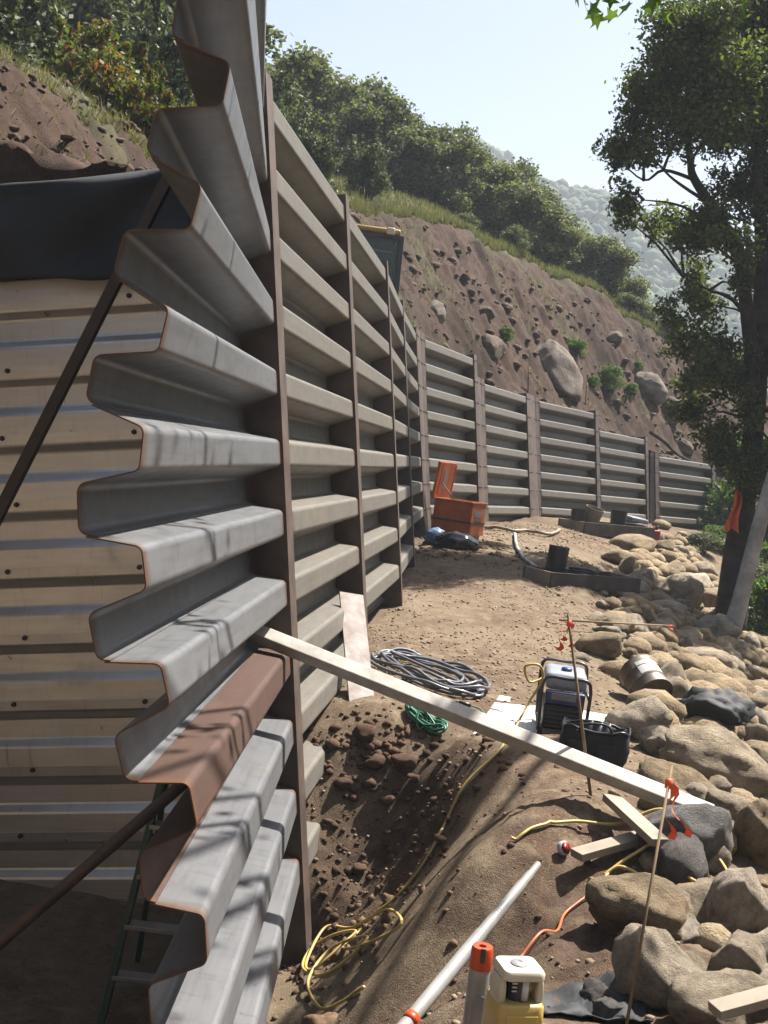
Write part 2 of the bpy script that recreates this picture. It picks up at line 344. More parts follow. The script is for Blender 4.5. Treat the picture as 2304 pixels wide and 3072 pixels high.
def soil_mat(name, tan, red, dark, wetattr=True, gravel=True):
    m, nt, b, o = newmat(name); v = nt.nodes.new('ShaderNodeNewGeometry').outputs['Position']
    c = ramp(nt, noise(nt, 0.55, 6, 0.62, v), [(0.40, red), (0.62, tan)])
    c = mix(nt, smooth_mask(nt, noise(nt, 7, 5, 0.65, v), 0.42, 0.70), c, tuple(q * 1.28 for q in tan))
    c = mix(nt, maths(nt, 'MULTIPLY', smooth_mask(nt, noise(nt, 24, 4, 0.7, v), 0.54, 0.70), 0.55), c, dark)
    c = mix(nt, maths(nt, 'MULTIPLY', smooth_mask(nt, noise(nt, 1.7, 5, 0.65, v), 0.50, 0.68), 0.45), c, red)
    c = mix(nt, maths(nt, 'MULTIPLY', smooth_mask(nt, noise(nt, 70, 2, 0.5, v), 0.60, 0.66), 0.5), c, tuple(q * 1.5 for q in tan))
    if wetattr:
        a = nt.nodes.new('ShaderNodeAttribute'); a.attribute_name = 'wet'
        c = mix(nt, maths(nt, 'MULTIPLY', a.outputs['Fac'], 0.85), c, mix(nt, smooth_mask(nt, noise(nt, 9, 5, 0.7, v), 0.4, 0.65), dark, red))
        if name == 'hill_soil':
            a2 = nt.nodes.new('ShaderNodeAttribute'); a2.attribute_name = 'grass'
            gc = ramp(nt, noise(nt, 3, 5, 0.7, v), [(0.35, (0.038, 0.038, 0.020)), (0.7, (0.09, 0.082, 0.045))])
            c = mix(nt, a2.outputs['Fac'], c, gc)
    nt.links.new(c, b.inputs['Base Color']); b.inputs['Roughness'].default_value = 0.95; b.inputs['Specular IOR Level'].default_value = 0.15
    h = mix(nt, 0.5, noise(nt, 38, 6, 0.72, v), noise(nt, 140, 3, 0.6, v))
    bump(nt, b, h, 0.75, 0.03)
    return m
M = {}
M['steel_near'] = steel_mat('steel_near', (.138, .140, .146), (.052, .053, .058), (.14, .118, .093), (.085, .040, .022), metal=0.25, dustamt=0.15, rough=0.36)
M['steel_far'] = steel_mat('steel_far', (.135, .125, .110), (.060, .056, .050), (.15, .129, .098), (.08, .045, .028), metal=0.15, dustamt=0.35, rough=0.45)
M['steel_rusty'] = steel_mat('steel_rusty', (.072, .045, .036), (.050, .030, .024), (.10, .066, .05), (.10, .045, .023), metal=0.1, dustamt=0.3, rough=0.6)
M['galv'] = steel_mat('galv', (.52, .52, .51), (.36, .365, .37), (.42, .38, .30), (.10, .08, .06), metal=0.92, dustamt=0.15, rough=0.40, edge=0.02)
M['post'] = simple('post', (.15, .098, .076), (.07, .045, .036), 5, 0.6, 0.0, 0.2, 40)
M['bolt'] = simple('bolt', (.10, .09, .085), (.06, .05, .05), 20, 0.5, 0.6, 0)
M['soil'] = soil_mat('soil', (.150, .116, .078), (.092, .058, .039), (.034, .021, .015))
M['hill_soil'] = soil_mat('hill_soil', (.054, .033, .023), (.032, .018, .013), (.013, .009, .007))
def rock_mat(name, a, b_, c_):
    m, nt, b, o = newmat(name); v = objvec(nt); oi = nt.nodes.new('ShaderNodeObjectInfo')
    add = nt.nodes.new('ShaderNodeVectorMath'); add.operation = 'ADD'; rv = nt.nodes.new('ShaderNodeCombineXYZ'); nt.links.new(maths(nt, 'MULTIPLY', oi.outputs['Random'], 91.0), rv.inputs[0])
    nt.links.new(v, add.inputs[0]); nt.links.new(rv.outputs[0], add.inputs[1]); P = add.outputs[0]
    c = ramp(nt, noise(nt, 2.2, 6, 0.65, P), [(0.32, c_), (0.5, b_), (0.68, a)])
    c = mix(nt, maths(nt, 'MULTIPLY', smooth_mask(nt, noise(nt, 14, 5, 0.7, P), 0.5, 0.66), 0.5), c, c_)
    hs = N(nt, 'ShaderNodeHueSaturation'); nt.links.new(c, hs.inputs['Color']); nt.links.new(maths(nt, 'MULTIPLY_ADD', oi.outputs['Random'], 0.45, 0.75), hs.inputs['Value']); nt.links.new(maths(nt, 'MULTIPLY_ADD', oi.outputs['Random'], -0.5, 1.15), hs.inputs['Saturation'])
    nt.links.new(hs.outputs[0], b.inputs['Base Color']); b.inputs['Roughness'].default_value = 0.88; b.inputs['Specular IOR Level'].default_value = 0.25
    bump(nt, b, mix(nt, 0.45, noise(nt, 6, 8, 0.75, P), noise(nt, 30, 5, 0.7, P)), 0.95, 0.09)
    return m
M['rock'] = rock_mat('rock', (.46, .37, .255), (.345, .268, .178), (.165, .122, .083))
M['rock_grey'] = rock_mat('rock_grey', (.21, .19, .175), (.155, .14, .13), (.085, .075, .07))
M['rock_bank'] = rock_mat('rock_bank', (.20, .155, .12), (.15, .115, .09), (.085, .062, .05))
M['clod'] = simple('clod', (.27, .18, .115), (.15, .09, .06), 3, 0.95, 0, 0.5, 40, 0.01, 0.15)
M['clod_wet'] = simple('clod_wet', (.165, .095, .062), (.085, .05, .035), 3, 0.95, 0, 0.5, 40, 0.01, 0.15)
M['clod_bank'] = simple('clod_bank', (.17, .115, .085), (.075, .048, .038), 3, 0.95, 0, 0.5, 40, 0.01, 0.15)
M['pebble'] = simple('pebble', (.44, .35, .24), (.25, .17, .115), 1.2, 0.9, 0, 0.3, 40, 0.005, 0.2)
M['bark'] = simple('bark', (.10, .085, .072), (.045, .037, .032), 5, 0.95, 0, 0.8, 18, 0.05, 0.2)
M['bark_pale'] = simple('bark_pale', (.75, .72, .67), (.42, .40, .38), 4, 0.85, 0, 0.4, 12, 0.03, 0.2)
M['leaf_oak'] = leaf_mat('leaf_oak', [(.055, .066, .042), (.095, .108, .068), (.14, .152, .095), (.185, .195, .115)], 0.35)
M['leaf_dark'] = leaf_mat('leaf_dark', [(.035, .05, .022), (.065, .085, .034), (.105, .13, .05), (.16, .18, .06)], 0.42)
M['leaf_silver'] = leaf_mat('leaf_silver', [(.05, .068, .04), (.10, .125, .075), (.17, .19, .13)], 0.25)
M['leaf_bright'] = leaf_mat('leaf_bright', [(.05, .095, .018), (.085, .15, .03), (.13, .19, .05)], 0.4)
M['leaf_red'] = leaf_mat('leaf_red', [(.06, .085, .018), (.10, .13, .025), (.13, .14, .03), (.30, .09, .04)], 0.35)
M['grass'] = leaf_mat('grass', [(.10, .11, .05), (.17, .17, .085), (.27, .24, .14)], 0.3)
M['wood'] = simple('wood', (.46, .40, .32), (.33, .27, .20), 4, 0.8, 0, 0.25, 25)
M['wood_dark'] = simple('wood_dark', (.15, .13, .115), (.08, .068, .06), 5, 0.85, 0, 0.4, 20)
M['black_plastic'] = simple('black_plastic', (.02, .02, .022), (.012, .012, .013), 8, 0.4, 0, 0.1)

# ---------------------------------------------------------------- the land
random.seed(7); rng = np.random.default_rng(7)
def lines(a, b, step, lo, hi, g=1.22):
    c = list(np.arange(a, b + 1e-6, step)); st = step
    while c[-1] < hi: st *= g; c.append(c[-1] + st)
    st = step
    while c[0] > lo: st *= g; c.insert(0, c[0] - st)
    return np.array(c)
def grid_faces(nx, ny):
    i = np.arange(nx * ny).reshape(ny, nx); return np.stack([i[:-1, :-1].ravel(), i[:-1, 1:].ravel(), i[1:, 1:].ravel(), i[1:, :-1].ravel()], 1)
gx = lines(-0.8, 2.6, 0.03, -700, 1500, 1.09); gy = lines(3.0, 9.5, 0.032, -500, 1500, 1.05)
GX, GY = np.meshgrid(gx, gy); GZ = ground_z(GX, GY)
ground = big_mesh('ground', np.stack([GX.ravel(), GY.ravel(), GZ.ravel()], 1), grid_faces(len(gx), len(gy)), M['soil'], True, None, {'wet': wetness(GX, GY).ravel()})
setting(ground, 'structure', 'tan and dark brown bare soil of the building site')
# hillside behind the wall
hs = np.concatenate([np.arange(-16, 0.1, 0.4), [0.119], np.arange(0.12, 38, 0.085), np.arange(38.2, 75, 0.8)])
hd = np.concatenate([np.arange(0.58, 7.0, 0.07), np.arange(7.15, 14, 0.25), np.arange(14.5, 75, 1.5)])
HS, HD = np.meshgrid(hs, hd); HX, HY = wall_pt(HS, HD); HZ = hill_z(HS, HD); HZ[:, np.argmin(np.abs(hs - 0.119))] = np.where(hd < 3.0, -3.0, HZ[:, np.argmin(np.abs(hs - 0.119))])
F = grid_faces(len(hs), len(hd)); fs_ = HS.ravel()[F].mean(1); fd_ = HD.ravel()[F].mean(1)
F = F[~((fs_ < 0.1) & (fd_ < 3.0))]
d2_ = np.interp(HS, [-20, 0, 2, 4, 8, 14, 18, 22, 26, 30, 34, 40, 60], [3.3, 3.3, 2.72, 2.34, 2.3, 3.5, 4.2, 4.75, 5.15, 5.3, 4.9, 4.0, 3.0])
gr_ = sstep(-0.35, 0.35, HD - d2_ + 0.45 * fbm(HX, HY, 1.2, 3, 31)); gr_ = np.maximum(gr_, 0.45 * sstep(0.4, 0.8, fbm(HX, HY, 0.9, 3, 33)) * sstep(6, 10, HS) * sstep(1.6, 2.2, HD))
wt_ = sstep(-0.1, 0.7, fbm(HX, HY, 0.5, 3, 34)) * 0.8 * sstep(1.2, 1.8, HD)
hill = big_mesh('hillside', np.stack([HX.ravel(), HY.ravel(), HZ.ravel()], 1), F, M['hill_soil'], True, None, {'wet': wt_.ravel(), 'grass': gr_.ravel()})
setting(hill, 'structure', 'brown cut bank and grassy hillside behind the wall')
# far mountain
az = np.linspace(-0.75, 0.95, 150); rg = np.concatenate([np.linspace(95, 430, 60), np.linspace(450, 700, 10)])
AZ, RG = np.meshgrid(az, rg)
sk = np.interp(AZ, [-.75, -.3, .0, .05, .11, .16, .3, .5, .95], [.22, .235, .245, .242, .230, .222, .18, .15, .12])
prof = sstep(90, 440, RG) ** 1.15
MZ = -16 + (sk * 430 + 16) * prof * np.where(RG > 430, 1 - (RG - 430) / 700, 1) + 5 * fbm(AZ * 30, RG / 45, 1.0, 3, 41) * prof
MX, MY = RG * AZ, RG
def mat_forest():
    m, nt, b, o = newmat('forest_floor'); v = nt.nodes.new('ShaderNodeNewGeometry').outputs['Position']
    nt.links.new(ramp(nt, noise(nt, 0.12, 6, 0.7, v), [(0.35, (.035, .05, .025)), (0.7, (.10, .115, .055))]), b.inputs['Base Color']); b.inputs['Roughness'].default_value = 1
    return m
M['forest_floor'] = mat_forest()
mount = big_mesh('mountain', np.stack([MX.ravel(), MY.ravel(), MZ.ravel()], 1), grid_faces(len(az), len(rg)), M['forest_floor'], True)
setting(mount, 'structure', 'distant wooded mountain fading in haze')
def ico(sub):
    bm = bmesh.new(); bmesh.ops.create_icosphere(bm, subdivisions=sub, radius=1)
    bm.verts.index_update(); V = np.array([v.co[:] for v in bm.verts]); Fc = np.array([[v.index for v in f.verts] for f in bm.faces]); bm.free(); return V, Fc
I1 = ico(1); I2 = ico(2); I3 = ico(3); I4 = ico(4)
def blob_cloud(P, S, base, jitter=0.25):
    """many lumps as one mesh: P (n,3) centres, S (n,3) half sizes"""
    V, Fc = base; n = len(P); k = len(V)
    ang = rng.uniform(0, 6.283, n); ca, sa = np.cos(ang), np.sin(ang)
    W_ = V[None] * (1 + jitter * rng.standard_normal((n, k, 1)).clip(-1.5, 1.5)) * S[:, None, :]
    X = W_[..., 0] * ca[:, None] - W_[..., 1] * sa[:, None]; Y = W_[..., 0] * sa[:, None] + W_[..., 1] * ca[:, None]
    VV = np.stack([X, Y, W_[..., 2]], -1) + P[:, None]; FF = Fc[None] + (np.arange(n) * k)[:, None, None]
    return VV.reshape(-1, 3), FF.reshape(-1, 3)
n = 21000; a_ = rng.uniform(-.12, .62, n); r_ = 110 + 330 * rng.uniform(0, 1, n) ** 0.8
from_grid = lambda a, r: np.array([MZ[min(len(rg) - 1, np.searchsorted(rg, q)), min(len(az) - 1, np.searchsorted(az, p))] for p, q in zip(a, r)])
mz = from_grid(a_, r_); sz = .6 + 2.1 * rng.uniform(0, 1, n) ** 2.2
V_, F_ = blob_cloud(np.stack([r_ * a_, r_, mz + sz * .6], 1), np.stack([sz, sz, sz * 0.95], 1), I1, 0.22)
M['leaf_far'] = leaf_mat('leaf_far', [(.035, .055, .026), (.06, .08, .04), (.10, .115, .055)], 0.0, 0.9)
fo = big_mesh('distant_forest', V_, F_, M['leaf_far'], False); tag(fo, 'distant oak woods covering the hazy mountain', 'forest', kind='stuff')
# the hazy air: one even box round everything
hz = MB().box((60, 180, 55), (1700, 1600, 175)).build('haze', None)
mh = bpy.data.materials.new('haze'); mh.use_nodes = True; t = mh.node_tree; t.nodes.clear(); oo = t.nodes.new('ShaderNodeOutputMaterial'); pv = t.nodes.new('ShaderNodeVolumePrincipled')
pv.inputs['Density'].default_value = 0.0010; pv.inputs['Color'].default_value = (.80, .90, 1.0, 1); pv.inputs['Anisotropy'].default_value = 0.0
t.links.new(pv.outputs[0], oo.inputs['Volume']); hz.data.materials.append(mh)
tag(hz, 'thin bluish haze in the air over the site', 'haze', kind='stuff')

# ---------------------------------------------------------------- the steel bin retaining wall
PITCH = 0.4064; BAT = math.atan(1 / 6.0); ROW5 = -0.144     # crest bottom of row 5 lies 0.144 m under the eye
def crest_profile():
    """(out, up) outline of one stringer sheet: up 0 = foot of the crest face"""
    H = PITCH; D = 0.206
    raw = [(-D * .52, -H + .151 + .056 * .52), (-D, -H + .207), (-D, -.0564), (0, 0), (0, .151), (-D * .90, .151 + .056 * .90 - 0.007)]
    raw[0] = (-D * .80, -H + .151 + .056 * .80)
    pts = []; rad = 0.032
    for i, p in enumerate(raw):
        p = Vector((p[0], p[1]))
        if i in (0, len(raw) - 1): pts.append(p); continue
        a = (Vector(raw[i - 1]) - p).normalized(); b = (Vector(raw[i + 1]) - p).normalized()
        half = a.angle(b) / 2; tl = rad / math.tan(half); c = p + (a + b).normalized() * (rad / math.sin(half))
        p0 = p + a * tl; p1 = p + b * tl; a0 = math.atan2(*(p0 - c).yx); a1 = math.atan2(*(p1 - c).yx); da = (a1 - a0 + math.pi) % (2 * math.pi) - math.pi
        pts += [c + Vector((math.cos(a0 + da * k / 5), math.sin(a0 + da * k / 5))) * rad for k in range(6)]
    th = 0.005; nrm = []
    for i in range(len(pts)):
        t = (pts[min(i + 1, len(pts) - 1)] - pts[max(i - 1, 0)]).normalized(); nrm.append(Vector((-t.y, t.x)))
    back = [p + q * th for p, q in zip(pts, nrm)]
    return pts, back
PF, PB = crest_profile(); NP = len(PF)
PV = [0.0]
for i in range(1, NP): PV.append(PV[-1] + (PF[i] - PF[i - 1]).length)
def sheet(name, secfun, L, mat, parent, nseg=6, waves=0.0):
    """loft the profile: secfun(t) -> function (out, up) -> point"""
    vs = []; uv = []
    loop = PF + PB[::-1]; lv = PV + PV[::-1]; n = len(loop)
    for k in range(nseg + 1):
        t = k / nseg; f = secfun(t)
        for p, q in zip(loop, lv): vs.append(f(p.x, p.y)); uv.append((t * L, q))
    fs = [(k * n + i, k * n + (i + 1) % n, (k + 1) * n + (i + 1) % n, (k + 1) * n + i) for k in range(nseg) for i in range(n)]
    m = NP
    for k, fl in ((0, False), (nseg, True)):
        for i in range(NP - 1):
            q = (k * n + i, k * n + n - 1 - i, k * n + n - 2 - i, k * n + i + 1); fs.append(q[::-1] if fl else q)
    o = mesh_obj(name, vs, fs, mat, parent, False, uv, {'length': [L] * len(vs)})
    bm = bmesh.new(); bm.from_mesh(o.data)
    bmesh.ops.recalc_face_normals(bm, faces=bm.faces[:])
    for f in bm.faces: f.smooth = True
    for e in bm.edges:
        if len(e.link_faces) == 2 and e.calc_face_angle(0) > R(40): e.smooth = False
    bm.to_mesh(o.data); bm.free()
    wn = o.modifiers.new('weighted_normals', 'WEIGHTED_NORMAL'); wn.weight = 100; wn.keep_sharp = True
    return o
wall = empty('retaining_wall', (-0.2, 7.0, -2.95)); tag(wall, 'long steel bin retaining wall of stacked ribbed stringers curving along the cut bank', 'retaining wall', kind='thing')
WINV = Matrix.Translation((0.2, -7.0, 2.95))
def frame(A, B, row):
    """matrix of a bay: x along the wall, y out of the wall, z up the batter; origin at crest foot of the row"""
    d = Vector((B[0] - A[0], B[1] - A[1], 0)); L = d.length; d.normalize(); nrm = Vector((d.y, -d.x, 0))
    up = (Vector((0, 0, 1)) * math.cos(BAT) - nrm * math.sin(BAT)); outv = nrm * math.cos(BAT) + Vector((0, 0, 1)) * math.sin(BAT)
    o = Vector((A[0], A[1], ROW5)) + up * (5 - row) * PITCH
    return Matrix.Translation(o) @ Matrix((d, outv, up)).transposed().to_4x4(), L
BAYS = [('b1', (-.592, 7.00), (-.276, 9.82), 0, 12), ('b2', (-.252, 10.04), (.060, 12.90), 0, 9), ('b3', (.076, 13.12), (.270, 16.02), 0, 9), ('b4', (.286, 16.24), (.514, 19.15), 0, 8),
        ('f1', (.67, 20.019), (1.671, 22.555), 0, 8), ('f2', (1.937, 23.343), (3.055, 25.872), 1, 8), ('f3', (3.471, 26.942), (5.113, 29.138), 1, 8),
        ('f4', (5.306, 29.482), (6.92, 31.709), 2, 8), ('f5', (7.387, 32.103), (9.348, 34.043), 3, 8), ('f6', (9.85, 34.42), (12.0, 36.15), 4, 8)]
LB = 2.75
proto = sheet('stringer', lambda t: (lambda o_, u_: (t * LB, o_, u_)), LB, M['steel_far'], None, 1)
first = True
FR = {}
for nm, A, B, r0, r1 in BAYS:
    for r in range(r0, r1):
        m4, L = frame(A, B, r)
        o = proto if first else proto.copy()
        if not first: COL.objects.link(o)
        first = False
        o.parent = wall; o.matrix_world = WINV.inverted() @ Matrix.Identity(4)
        o.matrix_parent_inverse = Matrix.Identity(4); jit = Matrix.Rotation(R(random.uniform(-.12, .12)), 4, 'Z') @ Matrix.Translation((0, random.uniform(-.004, .004), 0))
        o.matrix_basis = WINV @ m4 @ jit @ Matrix.Diagonal((L / LB, 1, 1, 1))
    FR[nm] = frame(A, B, 5)
# near bay, still open at this end: its sheets bow outwards at the free end
FREE = {-1: (-.60, 2.26), 0: (-.63, 1.86), 1: (-.66, 1.46), 2: (-.688, 1.066), 3: (-.748, .655), 4: (-.806, .243), 5: (-.825, -.157), 6: (-.758, -.551), 7: (-.636, -.935), 8: (-.498, -1.34), 9: (-.412, -1.80), 10: (-.335, -2.215), 11: (-.26, -2.62), 12: (-.18, -3.02)}
YF = 3.93; B0 = (-.622, 6.78)
ks = sorted(FREE); fx = np.array([FREE[k][0] for k in ks]); fz = np.array([FREE[k][1] for k in ks])
def free_c(t):
    # smooth curve through the free ends
    def q(arr):
        i = int(np.clip(math.floor(t) - ks[0], 1, len(ks) - 3)); u = t - ks[i]
        p = arr[i - 1:i + 3]; return 0.5 * ((2 * p[1]) + (p[2] - p[0]) * u + (2 * p[0] - 5 * p[1] + 4 * p[2] - p[3]) * u * u + (3 * p[1] - p[0] - 3 * p[2] + p[3]) * u ** 3)
    return q(fx), q(fz)
m0, _ = frame((B0[0] - .33, YF), B0, 5)
dir0 = Vector((m0[0][0], m0[1][0], m0[2][0])); out0 = Vector((m0[0][1], m0[1][1], m0[2][1])); up0 = Vector((m0[0][2], m0[1][2], m0[2][2]))
for r in range(0, 12):
    def sec(t, r=r):
        def f(o_, u_):
            far = Vector((B0[0], B0[1], ROW5)) + up0 * ((5 - r) * PITCH + u_) + out0 * o_
            tt = r - u_ / PITCH; x, z = free_c(tt); x1, z1 = free_c(tt - .15); tx, tz = x1 - x, z1 - z; l = math.hypot(tx, tz); tx /= l; tz /= l
            near = Vector((x + tz * o_, YF, z - tx * o_))
            return far.lerp(near, t)
        return f
    o = sheet('stringer', sec, 2.85, M['steel_rusty'] if r == 8 else M['steel_near'], None, 8)
    o.parent = wall; o.matrix_basis = WINV
    if r == 8: o['label'] = 'stringer sheet coated in red-brown rust'
    # slotted bolt holes near the free end
    for du in (.165, .19):
        pass
# posts: a channel column, face plate + two side webs + rear flange
def post(P, d, row_top, zlow, w=0.18, proud=0.012, mat=None, bolts=True):
    d = Vector((d[0], d[1], 0)).normalized(); nrm = Vector((d.y, -d.x, 0)); up = Vector((0, 0, 1)) * math.cos(BAT) - nrm * math.sin(BAT); ov = nrm * math.cos(BAT) + Vector((0, 0, 1)) * math.sin(BAT)
    o = Vector((P[0], P[1], ROW5)); hi = (5 - row_top) * PITCH + .235; lo = (zlow - ROW5) / math.cos(BAT) - .3
    Mx = Matrix((d, ov, up)).transposed(); b = MB(); c = (hi + lo) / 2; h = hi - lo
    def part(x, y, sx, sy): b.box(o + Mx @ Vector((x, y, c)), (sx, sy, h), Mx, 0.0)
    part(0, proud - .004, w, .008); part(-w / 2 + .004, proud - .008 - .16, .008, .32); part(w / 2 - .004, proud - .008 - .16, .008, .32)
    part(0, proud - .332, w + .24, .008)
    ob = b.build('post', mat or M['post'], wall); ob.matrix_basis = WINV
    # lip of the face plate turned back + bolts
    if not bolts: return ob
    k = 0; z = hi - .12
    bo = MB()
    while z > lo + .35:
        for sx in (-.3, .3):
            q = o + Mx @ Vector((sx * w, proud, z)); bo.cyl(q, q + ov * .014, .016, .013, 6)
        z -= PITCH
    bb = bo.build('bolts', M['bolt'], ob); bb['kind'] = 'stuff'
    return ob
def mid(a, b): return ((a[0] + b[0]) / 2, (a[1] + b[1]) / 2)
def hd_(nm): q = [b for b in BAYS if b[0] == nm][0]; return (q[2][0] - q[1][0], q[2][1] - q[1][1])
E_ = {b[0]: (b[1], b[2], b[3]) for b in BAYS}
post(mid(B0, E_['b1'][0]), hd_('b1'), 0, -3.1, bolts=False)
post(mid(E_['b1'][1], E_['b2'][0]), hd_('b2'), 0, -2.3, bolts=False)
post(mid(E_['b2'][1], E_['b3'][0]), hd_('b3'), 0, -2.2, bolts=False)
post(mid(E_['b3'][1], E_['b4'][0]), hd_('b4'), 0, -2.0, bolts=False)
def double_post(a, b, ta, tb, zlow, pm=None):
    """where the wall bends: one column closing each bay and a bent plate between"""
    Pa, Pb = E_[a][1], E_[b][0]; da = Vector(hd_(a)).normalized(); db = Vector(hd_(b)).normalized()
    ca = Vector(Pa) + da * .13; cb = Vector(Pb) - db * .13
    post(ca, da, ta, zlow, .18, .012, pm); post(cb, db, tb, zlow, .18, .012, pm)
    g = cb - ca
    if g.length > .28:
        dd = g.normalized(); c = (ca + cb) / 2; post(c, dd, max(ta, tb), zlow, max(.05, g.length - .19), .006, pm)
double_post('b4', 'f1', 0, 0, -1.7); double_post('f1', 'f2', 0, 1, -1.5); double_post('f2', 'f3', 1, 1, -1.4)
post(mid(E_['f3'][1], E_['f4'][0]), hd_('f4'), 1, -1.5); double_post('f4', 'f5', 2, 3, -1.4); double_post('f5', 'f6', 3, 4, -1.4)
# cross wall of galvanised spacers behind the first post, closing the next bin
dW = Vector(hd_('b1')).normalized(); nW = Vector((dW.y, -dW.x, 0)); back = Vector((dW[0], dW[1], 0))
upW = Vector((0, 0, 1)) * math.cos(BAT) - nW * math.sin(BAT); inW = -(nW * math.cos(BAT) + Vector((0, 0, 1)) * math.sin(BAT))
OW = Vector((-.64, 6.97, ROW5)) - Vector((0, 0, 0))
def spacer_profile():
    raw = [(.0, 0.03), (.15, .0), (.155, 0), (.20, -.05), (.325, -.05), (.372, 0.0), (.4064, 0.0), (.425, .004)]
    # (up, toward the camera)
    return [(-.012, .0), (.132, .0), (.176, -.045), (.300, -.045), (.352, .0), (.420, .004)]
SP = spacer_profile()
def spacer(r):
    Lw = 2.7; vs = []; uv = []; segs = 10
    camdir = -Vector((dW[0], dW[1], 0))
    prof = []
    for i in range(len(SP)):
        if i in (0, len(SP) - 1): prof.append(SP[i]); continue
        a, b, c = [Vector(SP[j]) for j in (i - 1, i, i + 1)]
        for t in (-1, -.4, .4, 1):
            e = (a - b).normalized() if t < 0 else (c - b).normalized(); prof.append(tuple(b + e * abs(t) * .008 + ((a - b).normalized() + (c - b).normalized()) * (.002 if abs(t) < .5 else 0)))
    for k in range(segs + 1):
        x = 0.12 + Lw * k / segs
        for u_, q in prof:
            dent = 0.0
            if r == 9: dent = -.03 * math.exp(-((x - 1.55) / .09) ** 2 - ((u_ - .24) / .08) ** 2)
            vs.append(OW + upW * ((5 - r) * PITCH - .16 + u_) + inW * x + camdir * (q + dent)); uv.append((x, u_))
    n = len(prof); fs = [(k * n + i, k * n + i + 1, (k + 1) * n + i + 1, (k + 1) * n + i) for k in range(segs) for i in range(n - 1)]
    o = mesh_obj('spacer', vs, fs, M['galv'], wall, False, uv, {'length': [Lw + 1] * len(vs)}); o.matrix_basis = WINV
    md = o.modifiers.new('thickness', 'SOLIDIFY'); md.thickness = 0.004; md.offset = 0
    for x in (.85, 1.68, 2.5):
        q = OW + upW * ((5 - r) * PITCH - .16 + .40) + inW * (x + .05 * math.sin(r * 3)) + camdir * .006
        bo = MB().cyl(q, q + camdir * .018, .017, .014, 6).build('bolt', M['bolt'], o)
    return o
for r in range(2, 13): spacer(r)

# ---------------------------------------------------------------- trees and plants
def leaf_cloud(P, size, rg_, up=0.3, aspect=0.55):
    """one bent diamond leaf per point -> V, F (two triangles as one quad)"""
    n = len(P); d = rg_.standard_normal((n, 3)); d[:, 2] = d[:, 2] * .8 + up; d /= np.linalg.norm(d, axis=1)[:, None]
    e = rg_.standard_normal((n, 3)); e -= d * (d * e).sum(1)[:, None]; e /= np.linalg.norm(e, axis=1)[:, None]
    s = size * rg_.uniform(.6, 1.35, n)[:, None]
    V = np.stack([P - d * s * .5, P + e * s * aspect * .5, P + d * s * .5, P - e * s * aspect * .5], 1)
    return V.reshape(-1, 3), np.arange(4 * n).reshape(n, 4)
def clump_pts(C, Rr, n, rg_, flat=0.8):
    """n points in shells round clump centres"""
    C = np.asarray(C, float); Rr = np.asarray(Rr, float); w = Rr ** 2.2; k = rg_.choice(len(C), n, p=w / w.sum())
    d = rg_.standard_normal((n, 3)); d /= np.linalg.norm(d, axis=1)[:, None]
    r = Rr[k] * (0.35 + 0.65 * rg_.uniform(0, 1, n) ** 0.5) * (1 + 0.26 * rg_.standard_normal(n))
    d[:, 2] *= flat; return C[k] + d * r[:, None]
def tree_proto(seed, leafmat, bark, nl, lsize, name='oak_tree', shape='oak'):
    """unit tree: height 1, crown about 0.9 wide"""
    rg_ = np.random.default_rng(seed); C = []; Rr = []
    k = 26 if shape == 'oak' else 14
    for i in range(k):
        a = rg_.uniform(0, 6.283); h = rg_.uniform(.25, .93) if shape == 'oak' else rg_.uniform(.12, .85)
        env = .46 * math.sin(math.pi * min(1, (h - .1) / .95)) ** .6 if shape == 'oak' else .45 * (1 - h * .55)
        q = env * rg_.uniform(.15, 1.0); C.append((math.cos(a) * q, math.sin(a) * q, h)); Rr.append(rg_.uniform(.07, .16))
    root = empty(name); tb = MB()
    tb.tube([(0, 0, -.06), (.01, .0, .15), (.02, .01, .42), (.0, .02, .7)], [.035, .028, .02, .006], 7)
    for c in C[::2]:
        b = Vector((.01, 0, rg_.uniform(.08, .4))); c = Vector(c); m_ = b.lerp(c, .5) + Vector((0, 0, -.03)); tb.tube([b, m_, c], [.013, .008, .003], 5)
    tb.build('trunk', bark, root, True)
    V, Fq = leaf_cloud(clump_pts(C, Rr, nl, rg_), lsize, rg_)
    big_mesh('crown', V, Fq, leafmat, False, root)
    return root
def place(root, loc, h, w, rz=0.0, label=None, cat=None, group=None):
    root.location = loc; root.scale = (w, w, h); root.rotation_euler = (0, 0, rz)
    if label: tag(root, label, cat, group)
    return root
def hill_xy(x, y):
    """ground height of the hillside at x, y"""
    m_ = HS.ravel() > 0.05; k = np.argmin((HX.ravel()[m_] - x) ** 2 + (HY.ravel()[m_] - y) ** 2); return float(HZ.ravel()[m_][k])
protos = [tree_proto(100 + i, M['leaf_oak'], M['bark'], 15000, .036) for i in range(4)]
used = [False] * 4
def next_tree(pl, us, i):
    if not us[i]: us[i] = True; return pl[i]
    return copy_tree(pl[i])
